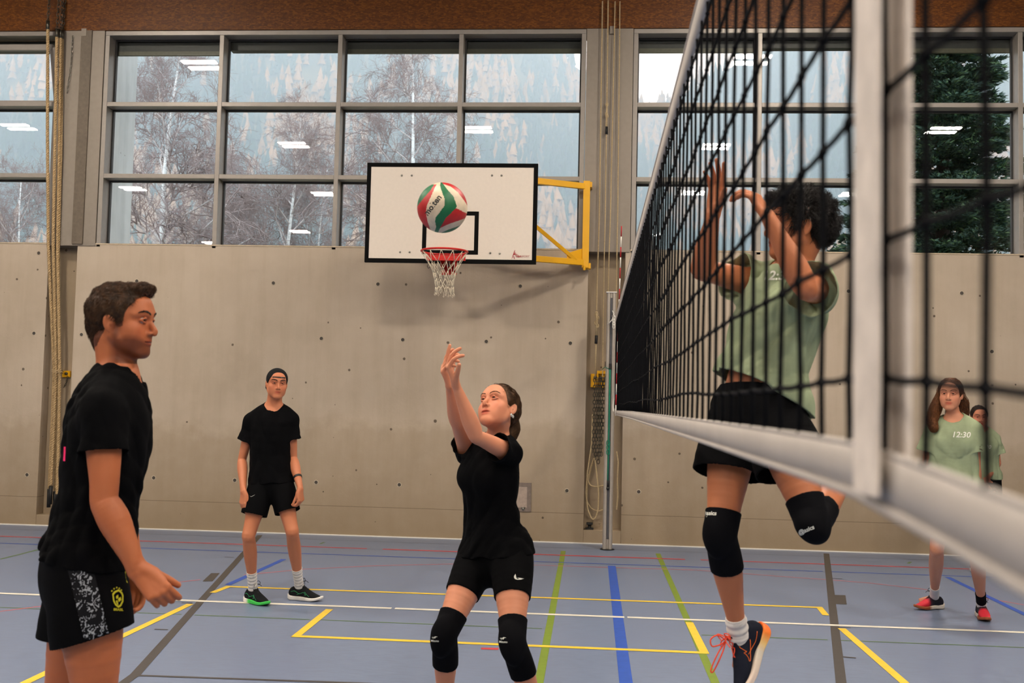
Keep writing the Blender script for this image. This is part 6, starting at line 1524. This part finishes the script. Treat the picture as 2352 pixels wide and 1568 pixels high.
# === D: jumping player behind the net
def jumper():
    Y = 3.80
    J = dict(hR=PT(1688, 975, Y+.05), hL=PT(1788, 975, Y-.10), waist=PT(1752, 850, Y), chest=PT(1792, 725, Y), neck=PT(1818, 632, Y), sR=PT(1738, 650, Y+.13), sL=PT(1872, 662, Y-.14),
        eR=PT(1612, 620, Y-.02), wR=PT(1638, 492, Y-.16), eL=PT(1852, 664, Y-.40), wL=PT(1764, 498, Y-.42), kR=PT(1655, 1226, Y-.06), kL=PT(1868, 1202, Y-.26),
        aR=PT(1697, 1462, Y+.10), aL=PT(1948, 1085, Y+.10), tR=(-.40, -.38, -.83), tL=(.12, .85, -.5))
    H = Head(PT(1831, 520, Y-.02), (-1, -.12, .06), (.06, 0, 1), 1.0, nose=1.05)
    f = Fig(J, 'm', .99, H, dict(R=dict(d=(.10, -.12, 1), n=(-.75, -.55, .1), curl=(.12, .18, .2, .25), splay=.14, thumb=(.6, .8, .3), k=.95), L=dict(d=(-.42, .35, .80), n=(-.62, .5, -.6), curl=(.5, .55, .6, .6), splay=.05, thumb=(.35, .9, .4), k=.95)), width=.98, girth=.94, legk=.95, armk=.97)
    root = empty('person', (J['hR'][0], Y, J['aR'][2]-.1), 'jumping player in sage green t-shirt and black shorts behind the net with raised hands', 'person')
    M_bk = hair_mat('black_hair', srgb(10, 9, 9), srgb(34, 28, 26))
    tab = [(.12, .066), (.088, .060), (.070, .050), (.050, .030), (.036, -.002), (.026, -.028), (.010, -.028), (.004, .008), (-.004, .014), (-.022, .014), (-.034, -.045), (-.06, -.080), (-.12, -.085)]
    finish(root, f, skin_mat('olive_skin', srgb(188, 116, 78)), .0030, lambda P: H.tint(P, (1., .72, .70), .12, gfun(tab)), browmat=M_bk, thick=1.5)
    def dirf(q, R):
        d = np.zeros((len(q), 3)); n = q/np.linalg.norm(q, axis=1)[:, None]; d = n*.55; d[:, 1] += np.where(q[:, 1] > .0, .6, -.5); d[:, 2] += np.where(q[:, 2] > .06, .05, -.7); return d+R.randn(len(q), 3)*.35
    hairdo(H, root, M_bk, tab, .012, [(H.E((0, .055, .075), (.050, .040, .035)), .02), (H.E((0, -.085, .02), (.055, .045, .060)), .02)], .0030, 5200, .048, dirf, wid=.0011, lift=.002, growlift=.030, n=6, seed=8, base_fold=.003, curl=.3, side=.35)
    sh = f.shirt(hem_t=.22, sleeve_t=.40, ease=.020, flare=.040, fold=folds(43, .015, (22., 50.), (1, 1, .5)), sl_ease=.026, sl_flare=.022, hem_tilt=(-.42, 0, 0), neck_r=1.05)
    s = sdf_obj('t_shirt', sh, .0034, M_green, root); f.collar(s, M_green)
    decal('shirt_lettering', '12:30', .045, hit(sh, 1783, 642, Y-.16), (1, -.1, 0), (0, 0, 1), sh, s, M_print, .001, .25, .004)
    so = f.shorts(leg_t=.46, top_t=.24, ease=.015, flare=.036, fold=folds(45, .005)); sdf_obj('shorts', so, .0036, M_blackshorts, root)
    for sd, (lx, ly), rot in (('R', (1627, 1182), 0.), ('L', (1853, 1221), .42)):
        kf = f.legfront(sd); pd = f.band(sd, .80 if sd == 'R' else .76, 1.34 if sd == 'R' else 1.25, .006, pad=(J['k'+sd]+kf*.020, (.050, .048, .080) if sd == 'R' else (.05, .050, .062)))
        p = sdf_obj('knee_pad', pd, .0034, M_pad, root); c = hit(pd, lx, ly, Y-.35)
        u_ = (math.cos(rot), 0, math.sin(rot)); v_ = (-math.sin(rot), 0, math.cos(rot)); decal('pad_lettering', '@asics', .019, c, u_, v_, pd, p, M_print, .0006, .15)
    sk = f.band('R', 1.80, 2.0, .0055, ridges=.0022); s1 = sdf_obj('sock', sk, .003, M_sock, root)
    extra_ = Tube([J['aR']-nrm(J['aR']-J['kR'])*.01, J['aR']+nrm(J['aR']-J['kR'])*.03], [.040, .040], (1, 0, 0), 1); sdf_obj('sock_heel', extra_, .003, M_sock, s1)
    patch('sock_logo', [[(-.008, -.005), (.0, .002), (.008, .009), (-.001, .002)]], hit(sk, 1701, 1438, Y), (1, 0, 0), (0, 0, 1), sk, s1, M_bblack)
    sk2 = f.band('L', 1.80, 1.99, .004, ridges=.001); sdf_obj('sock', sk2, .004, M_sock, root)
    n = NT('cream_to_orange_foam', .5, spec=.3); tc = n.n('NewGeometry'); d = n.n('VectorMath', operation='DOT_PRODUCT'); n.l(tc.outputs['Position'], d.inputs[0]); F = nrm(J['tR']); d.inputs[1].default_value = tuple(F)
    t = n.math('DIVIDE', n.math('SUBTRACT', d.outputs['Value'], float(np.dot(J['aR'], F))-.085), .20, clamp=True); n.color(n.ramp(t, [(.0, srgb(255, 112, 40)), (.16, srgb(255, 140, 56)), (.34, srgb(246, 206, 130)), (.5, srgb(206, 196, 180)), (1., srgb(226, 206, 190))]))
    mats = (cloth_mat('navy_black_shoe_mesh', (.010, .012, .022)), n.m, plain('coral_laces', srgb(255, 84, 52), .7), plain('orange_shoe_mark', srgb(240, 110, 24), .5))
    for sd, e in (('R', 1), ('L', -1)):
        up = (-.84, -.20, .45) if sd == 'R' else (-.4, -.4, -.8)
        shoe(root, J['a'+sd], J['t'+sd], up, 1.0, mats, .0028, True, [([(.0, .075), (.03, .055), (.055, .040), (.065, .047), (.045, .065), (.055, .082)], .0013), ([(-.045, .060), (.0, .050), (.045, .055)], .0011)], e)
    lc = J['aR']+nrm(J['tR'])*.035+nrm((-.84, -.2, .45))*.04; b = MB()
    b.tube(list(catmull([lc, lc+[-.03, -.01, .02], lc+[-.055, -.01, .005], lc+[-.05, -.01, -.02], lc+[-.02, -.01, -.012], lc], 5)), .0028, 5)
    b.tube(list(catmull([lc, lc+[-.03, -.02, -.04], lc+[-.055, -.02, -.10], lc+[-.045, -.02, -.105], lc+[-.015, -.02, -.04], lc], 5)), .0028, 5)
    b.build('loose_lace_bow', mats[2], root, True)
    return f, root

# === E: long-haired woman in green behind the net tape
def woman_long_hair():
    Y = 7.85; fa = FL(2146, 1398); fb = FL(2257, 1420)
    J = dict(hR=PT(2166, 1128, Y+.04), hL=PT(2222, 1130, Y-.02), waist=PT(2190, 1070, Y), chest=PT(2192, 1010, Y), neck=PT(2192, 966, Y), sR=PT(2143, 988, Y+.06), sL=PT(2238, 986, Y-.05),
        eR=PT(2126, 1072, Y+.08), wR=PT(2136, 1142, Y-.02), eL=PT(2243, 1074, Y-.05), wL=PT(2241, 1146, Y-.12), kR=PT(2152, 1258, Y-.03), kL=PT(2243, 1266, Y-.12),
        aR=(fa[0], fa[1], .096), aL=(fb[0], fb[1]+.02, .096), tR=(-.93, -.36, 0), tL=(-.12, -.99, 0))
    H = Head(PT(2183, 905, Y-.03), (-.44, -.90, .02), (0, 0, 1), .98, True)
    f = Fig(J, 'f', .99, H, dict(R=dict(d=(.05, -.1, -1), n=(.9, .2, 0), curl=.3, k=.9), L=dict(d=(-.05, -.1, -1), n=(-.9, .2, 0), curl=.3, k=.9)), armk=.95)
    root = empty('person', (J['hR'][0], Y, 0), 'woman with long wavy hair in sage green t-shirt and red shoes behind the net tape', 'person')
    tab = [(.12, .088), (.082, .084), (.070, .076), (.055, .058), (.044, .030), (.034, -.004), (.020, -.014), (.004, .004), (-.004, .012), (-.022, .010), (-.034, -.05), (-.07, -.085), (-.12, -.09)]
    M_h = hair_mat('wavy_brown_hair', srgb(46, 28, 18), srgb(116, 70, 40)); M_h2 = hair_mat('auburn_hair_ends', srgb(84, 48, 26), srgb(150, 96, 56))
    finish(root, f, skin_mat('pale_skin', srgb(208, 142, 110)), .0040, lambda P: H.tint(P, (1., .62, .60), 0, gfun(tab)), browmat=M_h, thick=.95)
    def dirf(q, R):
        d = np.zeros((len(q), 3)); d[:, 2] = -.6; d[:, 0] = np.sign(q[:, 0])*.7*(q[:, 2] > .05); d[:, 1] = -.5; return d+R.randn(len(q), 3)*.08
    hairdo(H, root, M_h, tab, .010, [(H.E((0, -.05, .0), (.075, .07, .085)), .02)], .0034, 2600, .07, dirf, wid=.0011, lift=.002, n=5, seed=11, base_fold=.001)
    fl2 = folds(51, .006, (14, 30))
    A_ = Tube([H.w((.070, -.01, .03)), H.w((.088, -.015, -.05)), H.w((.108, .0, -.13)), H.w((.120, .03, -.20)), H.w((.110, .06, -.25))], [(.016, .03, .04), (.024, .040, .045), (.030, .045, .045), (.030, .04, .04), (.014, .02, .02)], H.M[1], 5)
    B_ = Tube([H.w((-.02, -.09, .0)), H.w((-.03, -.105, -.08)), H.w((-.03, -.10, -.20)), H.w((.0, -.10, -.28))], [(.06, .03, .04), (.07, .03, .04), (.06, .03, .03), (.03, .015, .02)], H.M[1], 5)
    for nm, T_, sd, m in (('long_hair_lock', A_, 3, M_h2), ('back_hair', B_, 5, M_h)):
        nn = Mix([('+', T_, 0), ('f', fl2, 0)]); o = sdf_obj(nm, nn, .0036, m, root); v = np.array([x.co for x in o.data.vertices])+abs_loc(root); R_ = np.random.RandomState(sd); sel = R_.choice(len(v), min(1600, len(v)), replace=False)
        strand_mesh('strands', v[sel], np.tile(np.array([0, 0, -1.])-H.M[1]*0, (len(sel), 1))+R_.randn(len(sel), 3)*.2, nn, m, o, .085, wid=.0012, lift=.004, curl=.35, growlift=.01)['kind'] = 'stuff'
    sh = f.shirt(hem_t=-.08, sleeve_t=.58, ease=.016, flare=.030, fold=folds(53, .006, (30., 60.), (1, 1, .12)), sl_ease=.026, sl_flare=.030, neck_r=1.1); s = sdf_obj('t_shirt', sh, .0042, M_green, root); f.collar(s, M_green)
    decal('shirt_lettering', '12:30', .056, hit(sh, 2207, 1004, Y-.16), (1, -.2, 0), (0, 0, 1), sh, s, M_print, .001, .2, .0035)
    so = f.shorts(leg_t=.34, ease=.010, flare=.02); sdf_obj('shorts', so, .005, M_blackshorts, root)
    M_rt = shoe_upper_mat('coral_and_navy_shoe', J['aR'], J['tR']); M_lt = shoe_upper_mat('coral_and_navy_shoe_front', J['aL'], J['tL'])
    for sd, e in (('R', 1), ('L', -1)):
        if sd == 'R': sdf_obj('white_sock', f.band(sd, 1.78, 1.99, .004), .0036, M_sock, root)
        else:
            w_ = sdf_obj('white_sock', f.band(sd, 1.88, 1.995, .005), .0036, M_sock, root); sdf_obj('ankle_brace', f.band(sd, 1.77, 1.93, .006), .0036, M_pad, root)
        mm = M_rt if sd == 'R' else M_lt
        shoe(root, J['a'+sd], J['t'+sd], (0, 0, 1), .95, (mm, split_sole(('cream_foam', (222, 212, 200)), ('gum_rubber', (150, 84, 50)), J['a'+sd], J['t'+sd], .08), M_black, M_white), .0034, True, None, e)
    return f, root
def shoe_upper_mat(nm, ank, toe):
    n = NT(nm, .6, spec=.3); tc = n.n('NewGeometry'); d = n.n('VectorMath', operation='DOT_PRODUCT'); n.l(tc.outputs['Position'], d.inputs[0]); F = nrm(toe); d.inputs[1].default_value = tuple(F)
    f = n.math('DIVIDE', n.math('SUBTRACT', d.outputs['Value'], float(np.dot(ank, F))+.035), .05, clamp=True); n.color(n.ramp(f, [(0, srgb(22, 20, 30)), (.45, srgb(60, 26, 44)), (1, srgb(222, 50, 66))])); return n.m

# === F: second woman in green by the wall
def woman_wall():
    Y = 10.6
    J = dict(hR=PT(2239, 1100, Y), hL=PT(2275, 1101, Y), waist=PT(2256, 1060, Y), chest=PT(2256, 1020, Y), neck=PT(2255, 990, Y), sR=PT(2226, 1005, Y), sL=PT(2284, 1006, Y),
        eR=PT(2219, 1064, Y+.02), wR=PT(2251, 1100, Y-.15), eL=PT(2293, 1064, Y+.02), wL=PT(2268, 1099, Y-.16), kR=PT(2238, 1190, Y-.04), kL=PT(2276, 1192, Y-.04),
        aR=PT(2238, 1270, Y+.02), aL=PT(2278, 1271, Y+.02), tR=(-.2, -1, 0), tL=(.1, -1, 0))
    for a in ('aR', 'aL'): J[a] = np.array([J[a][0], J[a][1], .092])
    H = Head(PT(2249, 957, Y-.03), (-.15, -.98, -.04), (0, 0, 1), .93, True)
    f = Fig(J, 'f', .92, H, dict(R=dict(d=(.5, -.3, -.8), n=(.3, .8, 0), curl=.5, k=.84), L=dict(d=(-.5, -.3, -.8), n=(-.3, .8, 0), curl=.5, k=.84)), armk=.9)
    root = empty('person', (J['hR'][0], Y, 0), 'woman in green with tied-back hair partly hidden behind the long-haired one, by the wall', 'person')
    tab = [(.12, .088), (.082, .082), (.070, .074), (.055, .056), (.044, .034), (.034, .010), (.022, -.008), (.004, .006), (-.022, .012), (-.034, -.035), (-.07, -.068), (-.12, -.072)]
    M_h = hair_mat('dark_brown_hair', srgb(24, 16, 12), srgb(54, 38, 28))
    finish(root, f, skin_mat('rosy_skin', srgb(200, 130, 100)), .0048, lambda P: H.tint(P, (1., .55, .52), 0, gfun(tab)), browmat=M_h, thick=1.4)
    def dirf(q, R):
        d = np.zeros((len(q), 3)); d[:, 1] = -1.; d[:, 2] = -.3; return d+R.randn(len(q), 3)*.1
    hairdo(H, root, M_h, tab, .009, [(H.E((0, -.10, .0), (.035, .035, .04)), .02)], .0040, 1200, .05, dirf, wid=.0012, lift=.002, n=4, seed=13, base_fold=.001)
    sh = f.shirt(hem_t=.02, sleeve_t=.60, ease=.014, flare=.020, fold=folds(63, .005, (30., 60.), (1, 1, .15)), sl_ease=.024, sl_flare=.030); s = sdf_obj('t_shirt', sh, .0048, M_green, root); f.collar(s, M_green)
    decal('shirt_lettering', '12:30', .050, hit(sh, 2262, 1030, Y-.16), (1, -.05, 0), (0, 0, 1), sh, s, M_print, .001, .2)
    so = f.shorts(leg_t=.40, ease=.010, flare=.02); sdf_obj('shorts', so, .0055, M_blackshorts, root)
    for sd, e in (('R', 1), ('L', -1)):
        sdf_obj('sock', f.band(sd, 1.82, 1.99, .004), .005, M_sock, root); shoe(root, J['a'+sd], J['t'+sd], (0, 0, 1), .9, (M_pad, M_white, M_black, M_print), .005, False)
    return f, root
for fn in (man_foreground, man_cap, woman_center, jumper, woman_long_hair, woman_wall): fn()
